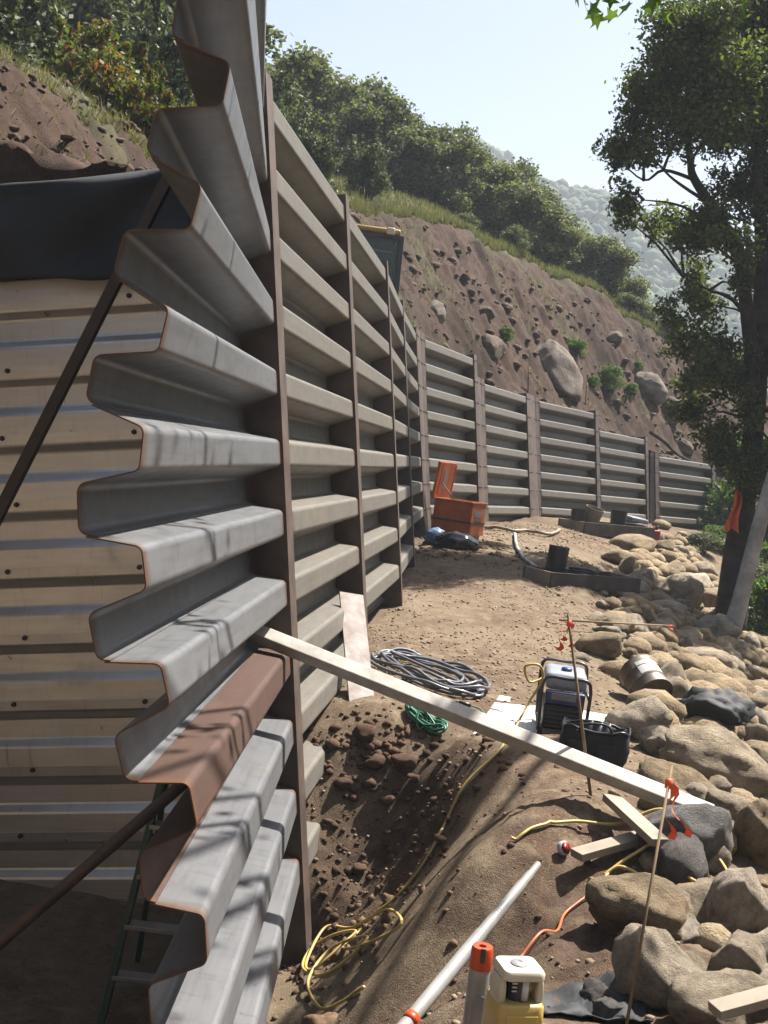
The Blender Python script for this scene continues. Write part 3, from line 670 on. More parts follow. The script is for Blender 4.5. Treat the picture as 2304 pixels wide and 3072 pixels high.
# x, y, height above the slope, width, label
OAKS = [(-5.4, 41, 5.0, 5.0), (-4.0, 41.5, 5.4, 4.8), (-2.7, 41, 5.6, 4.2), (-1.45, 42, 5.6, 3.9), (-0.05, 42, 5.6, 4.0), (0.85, 43, 5.9, 3.4), (2.5, 42, 5.2, 3.9), (3.95, 42, 4.9, 3.8), (5.2, 42, 4.3, 3.6), (6.5, 42, 3.6, 3.3),
        (-3.3, 36, 3.6, 3.4), (-2.0, 36.5, 3.3, 3.4), (-0.8, 36, 3.0, 3.2), (0.5, 36.5, 2.9, 3.1), (1.7, 37.5, 2.8, 3.1), (3.1, 38, 2.5, 2.9), (4.4, 38.6, 2.2, 2.6), (7.6, 44, 3.0, 3.0), (8.4, 43.5, 2.2, 2.6),
        (-10.5, 29, 6.6, 5.4), (-8.6, 28.5, 7.0, 5.4), (-7.0, 28, 6.4, 4.8), (-5.2, 29, 3.9, 4.2), (-7.6, 25, 4.6, 4.2), (-9.4, 25, 4.6, 4.4), (-5.9, 25, 4.4, 4.0)]
for i, (x, y, h, w) in enumerate(OAKS):
    far = y > 40; left = x < -5
    ORD = ['first', 'second', 'third', 'fourth', 'fifth', 'sixth', 'seventh', 'eighth', 'ninth', 'tenth', 'eleventh', 'twelfth']
    sel = lambda q: (q[0] < -5 and q[1] < 35, q[1] > 40); mates = sorted(q[0] / q[1] for q in OAKS if sel(q) == sel((x, y))); nth = ORD[mates.index(x / y)]
    lab = 'tall dark oak above the black fabric at the top left' if (left and y < 35) else ('grey-green oak along the skyline of the hill' if far else 'dense oak on the brow just above the grassy cut')
    lab = lab.replace('oak ', 'oak, %s from the left, ' % nth, 1)
    grp = 'dark oaks at the upper left' if (left and y < 35) else ('oaks on the skyline' if far else 'oaks on the brow of the cut')
    place(next_tree(protos, used, i % 4), (x, y, hill_xy(x, y) - .15), h * (.82 if far else 1.0), w * 1.15, random.uniform(0, 6.28), lab, 'tree', grp)
for i, (x, y, z, h, w) in enumerate([(9.2, -3.5, -3.2, 9.5, 8.0), (9.8, 2.0, -3.3, 9.0, 8.0), (10.4, 7.0, -3.4, 9.5, 8.0), (11.0, 12.0, -3.4, 8.5, 7.5), (12.6, 17.0, -3.4, 9.0, 7.5), (14.5, 24.0, -3.4, 9.0, 8.0), (15.5, 4.5, -3.6, 11, 9.0)]):
    place(next_tree(protos, used, i % 4), (x, y, z), h, w, i * 1.7, 'added unseen oak blocking sky light beyond the right edge of the picture', 'tree', 'added sky-blocking oaks')  # unseen oaks added at right to cut the sky light on the wall
def shrub_proto(seed, mat, nl, lsize, name, spike=0.0):
    rg_ = np.random.default_rng(seed); root = empty(name); C = []; Rr = []
    for i in range(16):
        a = rg_.uniform(0, 6.283); h = rg_.uniform(.18, .82); q = .42 * rg_.uniform(.1, 1) * math.cos((h - .25) * 1.3); C.append((math.cos(a) * q, math.sin(a) * q, h)); Rr.append(rg_.uniform(.10, .2))
    tb = MB()
    for c in C:
        c = Vector(c); tb.tube([(c.x * .15, c.y * .15, -.05), c * .6, c], [.018, .012, .004], 5)
    tb.build('stems', M['bark'], root, True)
    P = clump_pts(C, Rr, nl, rg_)
    if spike:
        k = int(nl * .22); a = rg_.uniform(0, 6.283, 30); q = rg_.uniform(.1, .42, 30); base = np.stack([np.cos(a) * q, np.sin(a) * q, rg_.uniform(.55, .8, 30)], 1)
        j = rg_.integers(0, 30, k); t_ = rg_.uniform(0, spike, k); P2 = base[j] + np.stack([base[j][:, 0] * t_, base[j][:, 1] * t_, t_], 1) + rg_.standard_normal((k, 3)) * .012; P = np.concatenate([P, P2])
    V, Fq = leaf_cloud(P, lsize, rg_, .5); big_mesh('foliage', V, Fq, mat, False, root); return root
SHR = {'s': shrub_proto(201, M['leaf_silver'], 6000, .055, 'shrub', .28), 'r': shrub_proto(202, M['leaf_red'], 7000, .05, 'shrub', .1), 'g': shrub_proto(203, M['leaf_bright'], 3500, .06, 'shrub', .1), 'o': shrub_proto(204, M['leaf_oak'], 6000, .05, 'shrub', 0)}
su = {k: False for k in SHR}
def shrub(k, loc, h, w, label, group=None):
    if su[k]: r = copy_tree(SHR[k])
    else: r = SHR[k]; su[k] = True
    return place(r, loc, h, w, random.uniform(0, 6.28), label, 'shrub', group)
for k, x, y, h, w, lab, g in [('s', -5.75, 16, 1.9, 2.2, 'silvery bush at the upper left corner of the bank', None), ('s', -5.1, 16.5, 1.4, 1.6, 'small silvery bush left of the red-tipped bush', None), ('r', -4.35, 16, 1.75, 1.8, 'red-tipped green bush on the brow of the bank', None), ('r', -3.7, 15.5, 1.4, 1.35, 'smaller red-tipped green bush beside the leaning steel sheets', None),
        ('s', -4.0, 17.5, 2.2, 1.8, 'tall silvery bush behind the red-tipped bush', None), ('s', -3.35, 16.5, 1.2, .9, 'silvery bush right behind the top steel sheets', None),
        ('s', -1.3, 28.5, 1.45, 1.45, 'round silver-green bush alone on the grassy brow', None), ('s', -2.7, 23, 1.5, 1.2, 'silvery lupine shrub above the wall top', 'shrubs above the wall top'), ('s', -2.15, 23.5, 1.15, 1.2, 'silvery lupine shrub above the wall top', 'shrubs above the wall top'), ('s', -3.2, 22, 1.4, 1.0, 'silvery lupine shrub above the wall top', 'shrubs above the wall top'),
        ('o', 1.35, 33.5, .75, 1.0, 'low dark shrub at the lip of the cut', 'shrubs along the lip of the cut'), ('o', 3.0, 35.5, .9, 1.0, 'low dark shrub at the lip of the cut', 'shrubs along the lip of the cut'), ('s', 8.9, 40.3, .8, 1.2, 'pale shrub at the right end of the cut', None), ('o', 7.4, 40.3, .9, 1.6, 'low dark shrub at the lip of the cut', 'shrubs along the lip of the cut'),
        ('g', 6.12, 34.6, .85, .9, 'bright green leafy plant growing out of the cut bank', None), ('g', 5.5, 33.9, .35, .5, 'small green weed below the big boulder', None), ('g', 6.9, 35.3, .35, .45, 'small green weed on the cut bank', 'weeds on the cut bank'), ('g', 2.5, 29.8, .4, .5, 'small green weed on the cut bank', 'weeds on the cut bank'), ('g', 4.9, 34.0, .5, .8, 'green weed patch above the big boulder', None), ('g', 7.2, 36.5, .35, .5, 'small green weed on the cut bank', 'weeds on the cut bank')]:
    shrub(k, (x, y, hill_xy(x, y) - .04), h, w, lab, g)
for i, (x, y, z, h, w) in enumerate([(9.9, 33.6, -1.4, 2.0, 2.2), (10.8, 32.8, -1.6, 2.4, 2.4), (8.6, 29.5, -1.6, .9, 1.3), (7.7, 28.4, -1.5, .6, 1.2), (9.3, 28, -2.1, 1.2, 1.6), (7.6, 24.2, -2.3, 1.1, 1.6), (6.9, 20.6, -2.6, 1.4, 1.5), (7.6, 22, -2.5, 1.6, 1.7), (10.9, 37.5, .4, 1.7, 2.2), (11.8, 38, .2, 2.0, 2.2)]):
    shrub('o' if i % 2 else 'g', (x, y, z), h, w, 'leafy understorey shrub below the oak', 'understorey shrubs below the oak')
# grass on the brow and sparse weeds on the cut: nobody could count it
ng = 45000; gs = rng.uniform(0.2, 36, ng); g2 = np.interp(gs, [0, 2, 4, 8, 14, 18, 22, 26, 30, 34, 40], [3.3, 2.72, 2.34, 2.3, 3.5, 4.2, 4.75, 5.15, 5.3, 4.9, 4.0])
gd = g2 + rng.uniform(-.25, 1, ng) ** 2 * 4.2 - .12; sparse = rng.uniform(0, 1, ng) < .16; gd = np.where(sparse, rng.uniform(1.6, 4.6, ng), gd)
keep = (~sparse) | (fbm(*wall_pt(gs, gd), 0.9, 3, 33) > .22); gs, gd = gs[keep], gd[keep]
bx_, by_ = wall_pt(gs, gd); bz_ = hill_z(gs, gd); n = len(gs)
hgt = rng.uniform(.05, .20, n) * np.clip(by_ / 22, .5, 1.2); an = rng.uniform(0, 6.283, n); wd = rng.uniform(.0015, .004, n) + by_ * .00035; le = rng.uniform(-.07, .07, (n, 2))
VG = np.stack([np.stack([bx_ - np.cos(an) * wd, by_ - np.sin(an) * wd, bz_ - .02], 1), np.stack([bx_ + np.cos(an) * wd, by_ + np.sin(an) * wd, bz_ - .02], 1), np.stack([bx_ + le[:, 0], by_ + le[:, 1], bz_ + hgt], 1)], 1).reshape(-1, 3)
go = big_mesh('grass', VG, np.arange(3 * n).reshape(n, 3), M['grass']); tag(go, 'dry and green grass along the brow of the cut', 'grass', kind='stuff')
# the big oak on the right
OAKC = [(3.99, 18.67, 7.28, 0.56), (3.78, 19.16, 6.89, 0.53), (4.84, 20.96, 7.57, 0.72), (3.82, 20.26, 6.54, 0.56), (4.15, 18.7, 6.11, 0.64), (5.02, 19.79, 6.8, 0.68), (3.54, 19.93, 6.03, 0.44), (3.9, 18.91, 5.51, 0.42), (3.31, 20.75, 5.68, 0.26), (3.36, 18.76, 5.08, 0.23), (4.69, 19.65, 5.93, 0.49), (5.33, 20.05, 6.12, 0.5), (3.41, 19.78, 4.73, 0.24), (3.49, 20.28, 4.46, 0.25), (4.02, 20.76, 4.37, 0.23), (4.62, 21.46, 4.8, 0.29), (4.67, 19.31, 4.41, 0.34), (5.15, 20.48, 5.25, 0.31), (5.59, 20.63, 5.48, 0.42), (4.46, 19.34, 4.05, 0.32), (4.87, 18.4, 3.88, 0.33), (4.41, 21.52, 8.25, 0.38), (3.62, 19.35, 7.48, 0.21), (3.26, 19.4, 6.29, 0.21), (3.86, 21.25, 7.55, 0.23), (5.3, 20.27, 7.8, 0.56), (5.67, 19.91, 4.65, 0.38), (3.24, 20.87, 5.53, 0.17), (4.27, 18.5, 2.75, 0.26), (5.22, 20.66, 3.25, 0.29), (5.22, 19.6, 2.35, 0.38), (4.74, 18.69, 1.92, 0.29), (5.0, 20.51, 1.82, 0.24), (6.01, 21.38, 2.27, 0.41), (5.68, 19.06, 1.45, 0.27), (5.86, 20.42, 3.74, 0.31), (5.2, 19.35, 3.43, 0.25), (4.91, 20.77, 3.78, 0.24), (5.0, 20.71, 3.42, 0.19)]
oak = empty('oak_tree', (6.05, 20.0, -2.4)); tag(oak, 'large dark oak with open crown standing right of the far wall', 'tree')
oi_ = Matrix.Translation((-6.05, -20.0, 2.4))
extra = [(6.4, 20.5, 7.2, .8), (7.2, 20, 6.2, .8), (6.6, 19.2, 5.0, .6), (7.4, 21, 4.2, .7), (5.9, 20.3, 9.0, .8), (6.9, 20.6, 8.4, .8), (4.9, 20.2, 9.0, .6), (7.0, 19.5, 3.0, .5), (8.2, 20.4, 5.4, .7), (7.9, 20.2, 7.6, .8), (5.0, 20, 1.3, .3), (5.5, 19.6, .9, .34), (5.9, 19.3, .4, .3), (6.6, 20, .6, .5), (6.8, 19.5, 1.6, .5), (5.6, 20.4, 2.0, .34), (6.4, 19.6, 2.6, .4), (4.7, 19.8, 2.4, .25)]
cl = [c for c in OAKC if c[3] < .2 or True] + extra
tb = MB(); tr_ = [(6.1, 20.0, -2.4), (6.05, 20.0, -0.85), (6.06, 20.0, -0.13), (6.03, 20.0, 1.4), (5.92, 20.0, 2.92), (5.78, 20.0, 4.09), (5.53, 20.0, 5.51), (5.43, 20.0, 6.6), (5.24, 20.0, 8.23)]
tb.tube(spline(tr_, 4), list(np.interp(np.linspace(0, 1, 33), [0, .2, .45, .7, 1], [.30, .19, .16, .10, .03])), 10)
LIMBS = [[(5.95, 19.9, 1.3), (5.85, 19.6, 1.72), (5.36, 19.6, 3.75), (5.09, 19.6, 4.25), (4.71, 19.6, 4.71), (4.39, 19.6, 5.09), (4.3, 19.6, 5.35), (4.14, 19.6, 6.06), (4.15, 19.6, 6.87)], [(5.95, 20, 2.7), (5.49, 20.3, 3.31), (5.07, 20.3, 3.43), (4.59, 20.3, 3.6)], [(4.37, 19.6, 5.07), (3.86, 19.5, 5.13), (3.56, 19.5, 4.93), (3.07, 19.5, 5.25)], [(4.71, 19.6, 4.71), (4.24, 19.6, 4.93), (3.88, 19.6, 5.16), (3.31, 19.6, 5.69)], [(5.04, 19.5, 4.21), (4.24, 19.4, 4.56), (3.58, 19.4, 4.59)]]
RADS = [.13, .05, .035, .035, .035]
for Lm, q in zip(LIMBS, RADS):
    sp_ = spline(Lm, 4); tb.tube(sp_, list(np.linspace(q, q * .25, len(sp_))), 8)
allp = [Vector(p) for Lm in LIMBS for p in Lm] + [Vector(p) for p in tr_[3:]]
for c in cl:
    c3 = Vector(c[:3]); b = min(allp, key=lambda p: (p - c3).length + (0.6 if p.z > c3.z else 0)); m_ = b.lerp(c3, .5) + Vector((0, 0, .08)); tb.tube([b, m_, c3], [.03, .02, .008], 5)
o = tb.build('trunk', M['bark'], oak, True); o.matrix_basis = oi_
rg_ = np.random.default_rng(55); C = [c[:3] for c in cl]; Rr = [c[3] * 1.38 for c in cl]
subC = []; subR = []
for c, r in zip(C, Rr):
    for k in range(7):
        d = rg_.standard_normal(3); d /= np.linalg.norm(d); subC.append(np.array(c) + d * r * .75 * rg_.uniform(.3, 1.15)); subR.append(r * rg_.uniform(.4, .72))
V, Fq = leaf_cloud(clump_pts(subC, subR, 150000, rg_), .085, rg_); o = big_mesh('crown', V, Fq, M['leaf_dark'], False, oak); o.matrix_basis = oi_
# pale sycamore leaning out of the picture on the right, with a branch reaching over the site
pale = empty('sycamore_tree', (5.5, 18.0, -2.3)); tag(pale, 'pale barked sycamore trunk leaning out past the right edge behind the rocks', 'tree')
q = spline([(-.05, 0, -.2), (.05, 0, .45), (.1, 0, .83), (.23, 0, 1.97), (.42, 0, 3.1), (.8, -.2, 4.6), (1.3, -.3, 6.2)], 5); MB().tube(q, list(np.linspace(.15, .07, len(q))), 12).build('trunk', M['bark_pale'], pale, True)
rp = np.random.default_rng(77); V, Fq = leaf_cloud(clump_pts([(1.3, -.3, 6.4), (1.8, 0, 5.6), (1.9, .4, 6.8), (1.0, -.5, 7.0)], [.6, .5, .6, .5], 3000, rp), .12, rp); big_mesh('crown', V, Fq, M['leaf_bright'], False, pale)
syc = empty('sycamore_tree', (4.3, 9.2, -3.0)); tag(syc, 'sycamore rooted beyond the right edge whose leafy twig hangs in at the top', 'tree'); si = Matrix.Translation((-4.3, -9.2, 3.0))
tb = MB(); q = spline([(4.3, 9.2, -3.2), (4.35, 9.3, -1.0), (4.4, 9.6, 1.0), (4.1, 9.9, 2.4), (3.9, 9.8, 3.4), (3.6, 8.9, 4.6), (3.3, 8.2, 5.6)], 5); tb.tube(q, list(np.linspace(.13, .05, len(q))), 12)
BR = [[(4.05, 9.9, 2.5), (3.1, 8.8, 3.2), (2.2, 7.3, 3.15), (1.5, 6.5, 2.75), (1.1, 6.2, 2.56), (.74, 6.15, 2.46)], [(3.6, 8.9, 4.6), (2.4, 7.6, 4.9), (1.3, 6.6, 4.6), (.5, 6.0, 4.2)], [(3.9, 9.8, 3.4), (3.2, 7.6, 3.9), (2.9, 6.0, 3.9), (2.4, 4.8, 3.6)], [(3.3, 8.2, 5.6), (2.6, 6.6, 6.2), (1.6, 5.6, 6.2)]]
for b in BR:
    sp_ = spline(b, 6); tb.tube(sp_, list(np.linspace(.035, .006, len(sp_))), 6)
o = tb.build('trunk', M['bark_pale'], syc, True); o.matrix_basis = si
star = []
for k in range(10):
    a = math.pi / 2 + k * math.pi / 5; r_l = (1.0 if k == 0 else .85 if k in (2, 8) else .6) if k % 2 == 0 else .36
    star.append((r_l * math.cos(a), r_l * math.sin(a)))
star = np.array(star); LP = []
rs = np.random.default_rng(9)
for j, b in enumerate(BR):
    sp_ = [np.array(p[:]) for p in spline(b, 6)]
    for t_ in range(int([40, 45, 40, 30][j])):
        i = int(len(sp_) * (1 - rs.uniform(0, .75) ** 1.0)) ; i = min(i, len(sp_) - 1); sp0 = .10 if j == 0 else .42
        LP.append((sp_[i] + rs.standard_normal(3) * sp0 * np.array([1, 1, .6]), rs.uniform(.05, .085)))
for u_ in [(0.70, 6.15, 2.42), (.76, 6.2, 2.40), (.80, 6.25, 2.37), (.86, 6.2, 2.38), (.93, 6.2, 2.43), (.66, 6.15, 2.44), (.74, 6.1, 2.37), (1.08, 6.2, 2.47)]: LP.append((np.array(u_), .075))
VV = []; FF = []
for p, s in LP:
    ax = rs.standard_normal(3); ax[2] = -abs(ax[2]) - .3; ax /= np.linalg.norm(ax); e = np.cross(ax, rs.standard_normal(3)); e /= np.linalg.norm(e)
    b0 = len(VV); VV += [p + s * (e * a + ax * b) + np.cross(ax, e) * s * .25 * (a * a) for a, b in star]; VV.append(p - ax * s * .1)
    FF += [(b0 + k, b0 + (k + 1) % 10, b0 + 10) for k in range(10)]
o = big_mesh('crown', np.array(VV), np.array(FF), M['leaf_bright'], False, syc); o.matrix_basis = si

# ---------------------------------------------------------------- boulders, stones, clods
def rock_mesh(seed, base, rough=0.16, squash=True):
    rg_ = np.random.default_rng(seed); V, Fc = base; V = V.copy()
    # a few flattening planes give broken faces
    for k in range(rg_.integers(9, 15)):
        nn = rg_.standard_normal(3); nn /= np.linalg.norm(nn); h = rg_.uniform(.58, .88); d = V @ nn; V -= np.outer(np.clip(d - h, 0, None) * .85, nn)
    dirs_ = rg_.standard_normal((10, 3)) * rg_.uniform(.8, 3.2, (10, 1)); ph = rg_.uniform(0, 6.28, 10); amp = rough / (1 + np.linalg.norm(dirs_, axis=1) * .7)
    V = V * (1 + (np.sin(V @ dirs_.T + ph) * amp).sum(1)[:, None])
    d2 = rg_.standard_normal((14, 3)) * 9; V = V * (1 + .022 * np.sin(V @ d2.T + rg_.uniform(0, 6.28, 14)).sum(1)[:, None] / 2)
    me = bpy.data.meshes.new('boulder'); me.from_pydata(V.tolist(), [], Fc.tolist()); me.polygons.foreach_set('use_smooth', [True] * len(me.polygons)); return me
RM = [rock_mesh(300 + i, I4) for i in range(9)]; RM2 = [rock_mesh(340 + i, I3, .2) for i in range(8)]
for m_ in RM + RM2: m_.materials.append(M['rock'])
RMG = [m_.copy() for m_ in RM[:4]]
for m_ in RMG: m_.materials.clear(); m_.materials.append(M['rock_grey'])
ROCKS = [(2.33, 7.74, -1.83, 0.351, 0.287, 0.204), (1.82, 6.64, -1.69, 0.212, 0.173, 0.116), (2.19, 8.18, -1.83, 0.228, 0.186, 0.147), (1.7, 5.61, -1.7, 0.232, 0.189, 0.172), (2.07, 6.47, -1.74, 0.15, 0.123, 0.092), (1.59, 5.42, -1.75, 0.159, 0.13, 0.134), (1.24, 4.59, -1.69, 0.226, 0.184, 0.129), (1.65, 4.77, -1.7, 0.135, 0.111, 0.177), (1.1, 3.91, -1.65, 0.155, 0.127, 0.165), (1.41, 4.03, -1.64, 0.131, 0.107, 0.092), (1.26, 3.68, -1.62, 0.158, 0.129, 0.097), (0.91, 3.95, -1.76, 0.06, 0.049, 0.049), (0.91, 3.7, -1.7, 0.056, 0.046, 0.037), (3.2, 9.39, -2.12, 0.126, 0.103, 0.127), (2.83, 8.12, -2.03, 0.116, 0.095, 0.146), (2.05, 5.76, -1.7, 0.117, 0.096, 0.194), (2.05, 8.64, -1.76, 0.193, 0.158, 0.167), (3.03, 11.73, -1.91, 0.148, 0.121, 0.185), (3.54, 11.92, -2.02, 0.322, 0.263, 0.23), (4.25, 12.82, -2.22, 0.183, 0.149, 0.13), (3.93, 11.66, -2.23, 0.143, 0.117, 0.145), (3.62, 10.6, -2.19, 0.13, 0.106, 0.143), (4.3, 14.63, -2.11, 0.374, 0.306, 0.217), (4.06, 15.44, -1.97, 0.226, 0.185, 0.153), (4.25, 16.58, -1.93, 0.172, 0.141, 0.135), (3.61, 15.57, -1.75, 0.162, 0.132, 0.169), (3.31, 15.23, -1.72, 0.131, 0.107, 0.117), (2.83, 14.42, -1.71, 0.229, 0.187, 0.136), (3.21, 14.34, -1.79, 0.184, 0.151, 0.136), (2.37, 12.08, -1.73, 0.251, 0.205, 0.136), (2.74, 13.44, -1.74, 0.205, 0.168, 0.091), (3.75, 15.04, -1.91, 0.19, 0.155, 0.122), (2.77, 12.44, -1.82, 0.071, 0.058, 0.062), (2.11, 11.53, -1.77, 0.101, 0.083, 0.047), (3.59, 17.21, -1.64, 0.301, 0.246, 0.147), (4.37, 20.45, -1.45, 0.25, 0.204, 0.221), (5.1, 24.14, -1.29, 0.384, 0.313, 0.185), (5.1, 19.74, -1.79, 0.378, 0.309, 0.311), (4.41, 17.69, -1.84, 0.288, 0.235, 0.191), (5.95, 22.39, -1.76, 0.356, 0.291, 0.232), (5.99, 20.84, -2.01, 0.306, 0.25, 0.263), (5.29, 17.94, -2.08, 0.358, 0.292, 0.202), (5.07, 16.38, -2.23, 0.2, 0.164, 0.126), (5.18, 15.74, -2.34, 0.167, 0.136, 0.156), (6.03, 18.53, -2.33, 0.159, 0.13, 0.15), (2.85, 10.39, -1.95, 0.152, 0.125, 0.075), (4.16, 20.75, -1.34, 0.271, 0.221, 0.178), (5.69, 22.99, -1.61, 0.272, 0.222, 0.176), (6.18, 27.42, -1.2, 0.28, 0.229, 0.173), (2.96, 15.31, -1.63, 0.094, 0.077, 0.069), (4.59, 16.36, -2.11, 0.167, 0.136, 0.111), (3.3, 13.9, -1.86, 0.13, 0.107, 0.094), (4.42, 13.97, -2.24, 0.171, 0.14, 0.126), (2.88, 10.1, -1.99, 0.124, 0.101, 0.077), (3.18, 10.24, -2.06, 0.146, 0.119, 0.092), (4.72, 19.75, -1.7, 0.242, 0.197, 0.178), (4.5, 19.86, -1.62, 0.203, 0.166, 0.152), (7.05, 25.53, -1.72, 0.312, 0.255, 0.196), (7.29, 24.5, -1.93, 0.3, 0.245, 0.221), (6.63, 21.18, -2.22, 0.259, 0.212, 0.191), (2.86, 12.34, -1.86, 0.076, 0.062, 0.056), (3.33, 13.54, -1.91, 0.094, 0.077, 0.067), (6.84, 26.87, -1.45, 0.307, 0.251, 0.194), (6.22, 26.12, -1.31, 0.245, 0.2, 0.165), (2.73, 8.95, -1.99, 0.109, 0.089, 0.081), (2.96, 8.96, -2.07, 0.11, 0.09, 0.089), (2.57, 7.93, -1.97, 0.097, 0.079, 0.071), (1.69, 6.78, -1.72, 0.055, 0.045, 0.04), (1.41, 6.09, -1.68, 0.037, 0.031, 0.025), (1.14, 4.4, -1.72, 0.054, 0.044, 0.04), (1.36, 4.52, -1.71, 0.074, 0.06, 0.051), (1.28, 4.09, -1.67, 0.058, 0.048, 0.042), (1.17, 4.73, -1.78, 0.048, 0.039, 0.032)]
SPECIAL = {0: 'broad tan boulder below the black jacket', 1: 'tan boulder under the far end of the pale beam', 2: 'tan boulder between the tool bag and the broad boulder', 3: 'large dark grey boulder below the end of the pale beam', 5: 'grey angular boulder beside the crossed lumber offcuts',
    6: 'flat-topped tan boulder below the lumber offcuts', 8: 'big blocky boulder at the bottom near the yellow laser level', 10: 'rounded boulder at the lower right under the short plank', 11: 'small grey stone right of the laser level', 12: 'small grey stone at the bottom edge', 7: 'tall brown boulder at the right edge beside the yellow cord', 9: 'dark brown boulder behind the blocky one at the lower right', 16: 'pointed tan boulder right of the generator', 17: 'brown boulder leaning behind the rusty drum', 18: 'long tan boulder right of the rusty drum', 22: 'large tan boulder catching the sun above the rusty drum', 29: 'pale tan boulder at the edge of the bench behind the stake flag', 33: 'small flat stone on the soil behind the generator', 35: 'tan boulder standing just behind the lumber tray', 4: 'tan boulder touching the end of the pale beam', 15: 'grey boulder at the right edge level with the stake ribbon'}
for i, (x, y, z, a, b, c) in enumerate(ROCKS):
    near = y < 10; grey = i in (3, 5, 11, 12)
    me = (RMG[i % 4] if grey else RM[i % 9]) if near else (RMG[i % 4] if grey else RM2[i % 8])
    o = bpy.data.objects.new('boulder', me); link(o); o.location = (x, y, z); o.scale = (a * 1.16, b * 1.2, c * 1.18)
    o.rotation_euler = (random.uniform(-.3, .3), random.uniform(-.3, .3), random.uniform(0, 6.28) if abs(a - c) < .05 else random.uniform(-.5, .5))
    if i in SPECIAL: tag(o, SPECIAL[i], 'boulder', 'boulders of the rock bank')
    else:
        lab = 'shaded boulder of the bank under the oak' if y > 16.5 else ('sunlit boulder of the bank beyond the rusty drum' if y > 10.5 else 'boulder packed between the larger ones near the right edge')
        tag(o, lab, 'boulder', 'boulders of the rock bank')
# mid-size stones packed between the big ones
k = 0
while k < 120:
    y = 3.2 + 19 * random.random() ** 1.7; e = float(np.interp(y, [3, 4.5, 6, 7.5, 9, 12, 16, 20, 26, 30], [1.0, 1.1, 1.6, 1.95, 2.3, 2.6, 3.2, 4.3, 5.9, 7.1])); x = e + 2.2 * random.random(); r = random.uniform(.08, .17) * (1.25 if y > 9 else .9)
    o = bpy.data.objects.new('boulder', (RM2 + RM)[k % 17]); link(o); o.location = (x, y, gz(x, y) + r * .35); o.scale = (r * 1.25, r, r * .85); o.rotation_euler = (random.uniform(-.4, .4), random.uniform(-.4, .4), random.uniform(0, 6.28)); k += 1
    tag(o, 'small shaded stone among the boulders under the oak' if y > 15 else ('small tan stone among the sunlit boulders beyond the drum' if y > 10.5 else ('small tan stone packed in the bank below the black jacket' if y > 8 else ('small tan stone packed beside the end of the pale beam' if y > 6.2 else ('small tan stone among the boulders near the crossed offcuts' if y > 4.6 else 'small tan stone among the boulders at the bottom right')))), 'stone', 'small stones of the rock bank')
# the smaller fill between them, past counting
n = 1500; fx_ = rng.uniform(1.3, 7.5, n); fy_ = rng.uniform(3.0, 30, n)
edge = np.interp(fy_, [3, 4.5, 6, 7.5, 9, 12, 16, 20, 26, 30], [1.0, 1.05, 1.55, 1.9, 2.2, 2.5, 3.1, 4.2, 5.8, 7.0]); ok = (fx_ > edge) & (fx_ < edge + 3.4); fx_, fy_ = fx_[ok], fy_[ok]
r_ = rng.uniform(.03, .17, len(fx_)) * np.where(fy_ > 9, 1.3, .75); fz_ = ground_z(fx_, fy_) + r_ * .25
V, Fq = blob_cloud(np.stack([fx_, fy_, fz_], 1), np.stack([r_ * 1.2, r_, r_ * .75], 1), I2, .07)
tag(big_mesh('rubble', V, Fq, M['rock'], True), 'loose stones filling the gaps of the rock bank', 'rubble', kind='stuff')
# gravel on the bench
def in_bench(n, y0, y1):
    y = y0 + (y1 - y0) * rng.uniform(0, 1, n) ** 1.5; x = rng.uniform(-.5, 3.4, n) + (y - 8) * .09
    lo = np.interp(y, WP[1:, 1], WP[1:, 0]) + .12; hi_ = np.interp(y, [3, 4.5, 6, 7.5, 9, 12, 16, 20, 26, 30], [1.3, 1.3, 1.7, 2.1, 2.4, 2.7, 3.4, 4.4, 6.0, 7.0])
    k = (x > lo) & (x < hi_); return x[k], y[k]
x, y = in_bench(26000, 2.9, 24); r_ = (.003 + .011 * rng.uniform(0, 1, len(x)) ** 3) * (1 + .6 * (rng.uniform(0, 1, len(x)) > .93)) * (1 + .02 * y); z = ground_z(x, y) + r_ * .2
k = (fbm(x, y, .8, 3, 61) + rng.uniform(-.5, .9, len(x)) > 0) & ~((y < 6.9) & (x < 1.15) & (y > 4.3)) & ((y > 4.3) | (rng.uniform(0, 1, len(x)) < .5)); x, y, z, r_ = x[k], y[k], z[k], r_[k]
V, Fq = blob_cloud(np.stack([x, y, z], 1), np.stack([r_ * 1.25, r_, r_ * .7], 1), I1 if False else ico(1), .12)
tag(big_mesh('gravel', V, Fq, M['pebble'], False), 'fine gravel scattered over the tan bench', 'gravel', kind='stuff')
# clods of dug soil in the trench and along the wall foot
def clods(n, cx, cy, sx, sy, r0, r1, mat, lab):
    x = cx + rng.standard_normal(n) * sx; y = cy + rng.standard_normal(n) * sy; r_ = r0 + (r1 - r0) * rng.uniform(0, 1, n) ** 3.5; z = ground_z(x, y) - r_ * .05
    V, Fq = blob_cloud(np.stack([x, y, z], 1), np.stack([r_ * 1.15, r_, r_ * .8], 1), I1, .24); tag(big_mesh('soil_clods', V, Fq, mat, False), lab, 'clods', kind='stuff')
clods(800, .2, 7.0, .38, .5, .004, .032, M['clod_wet'], 'dark crumbs of damp soil in the trench')
clods(300, .12, 6.3, .35, .6, .004, .035, M['clod'], 'lumps of dry soil on the trench floor')
clods(200, .05, 7.75, .2, .14, .008, .05, M['clod_wet'], 'heap of dark clods at the far lip of the trench')
clods(160, .8, 4.6, .4, .7, .004, .022, M['clod_wet'], 'dark crumbs on the near side of the spoil ridge')
clods(420, 1.3, 18.6, .5, .8, .01, .06, M['clod'], 'crumbs of soil in front of the orange box')
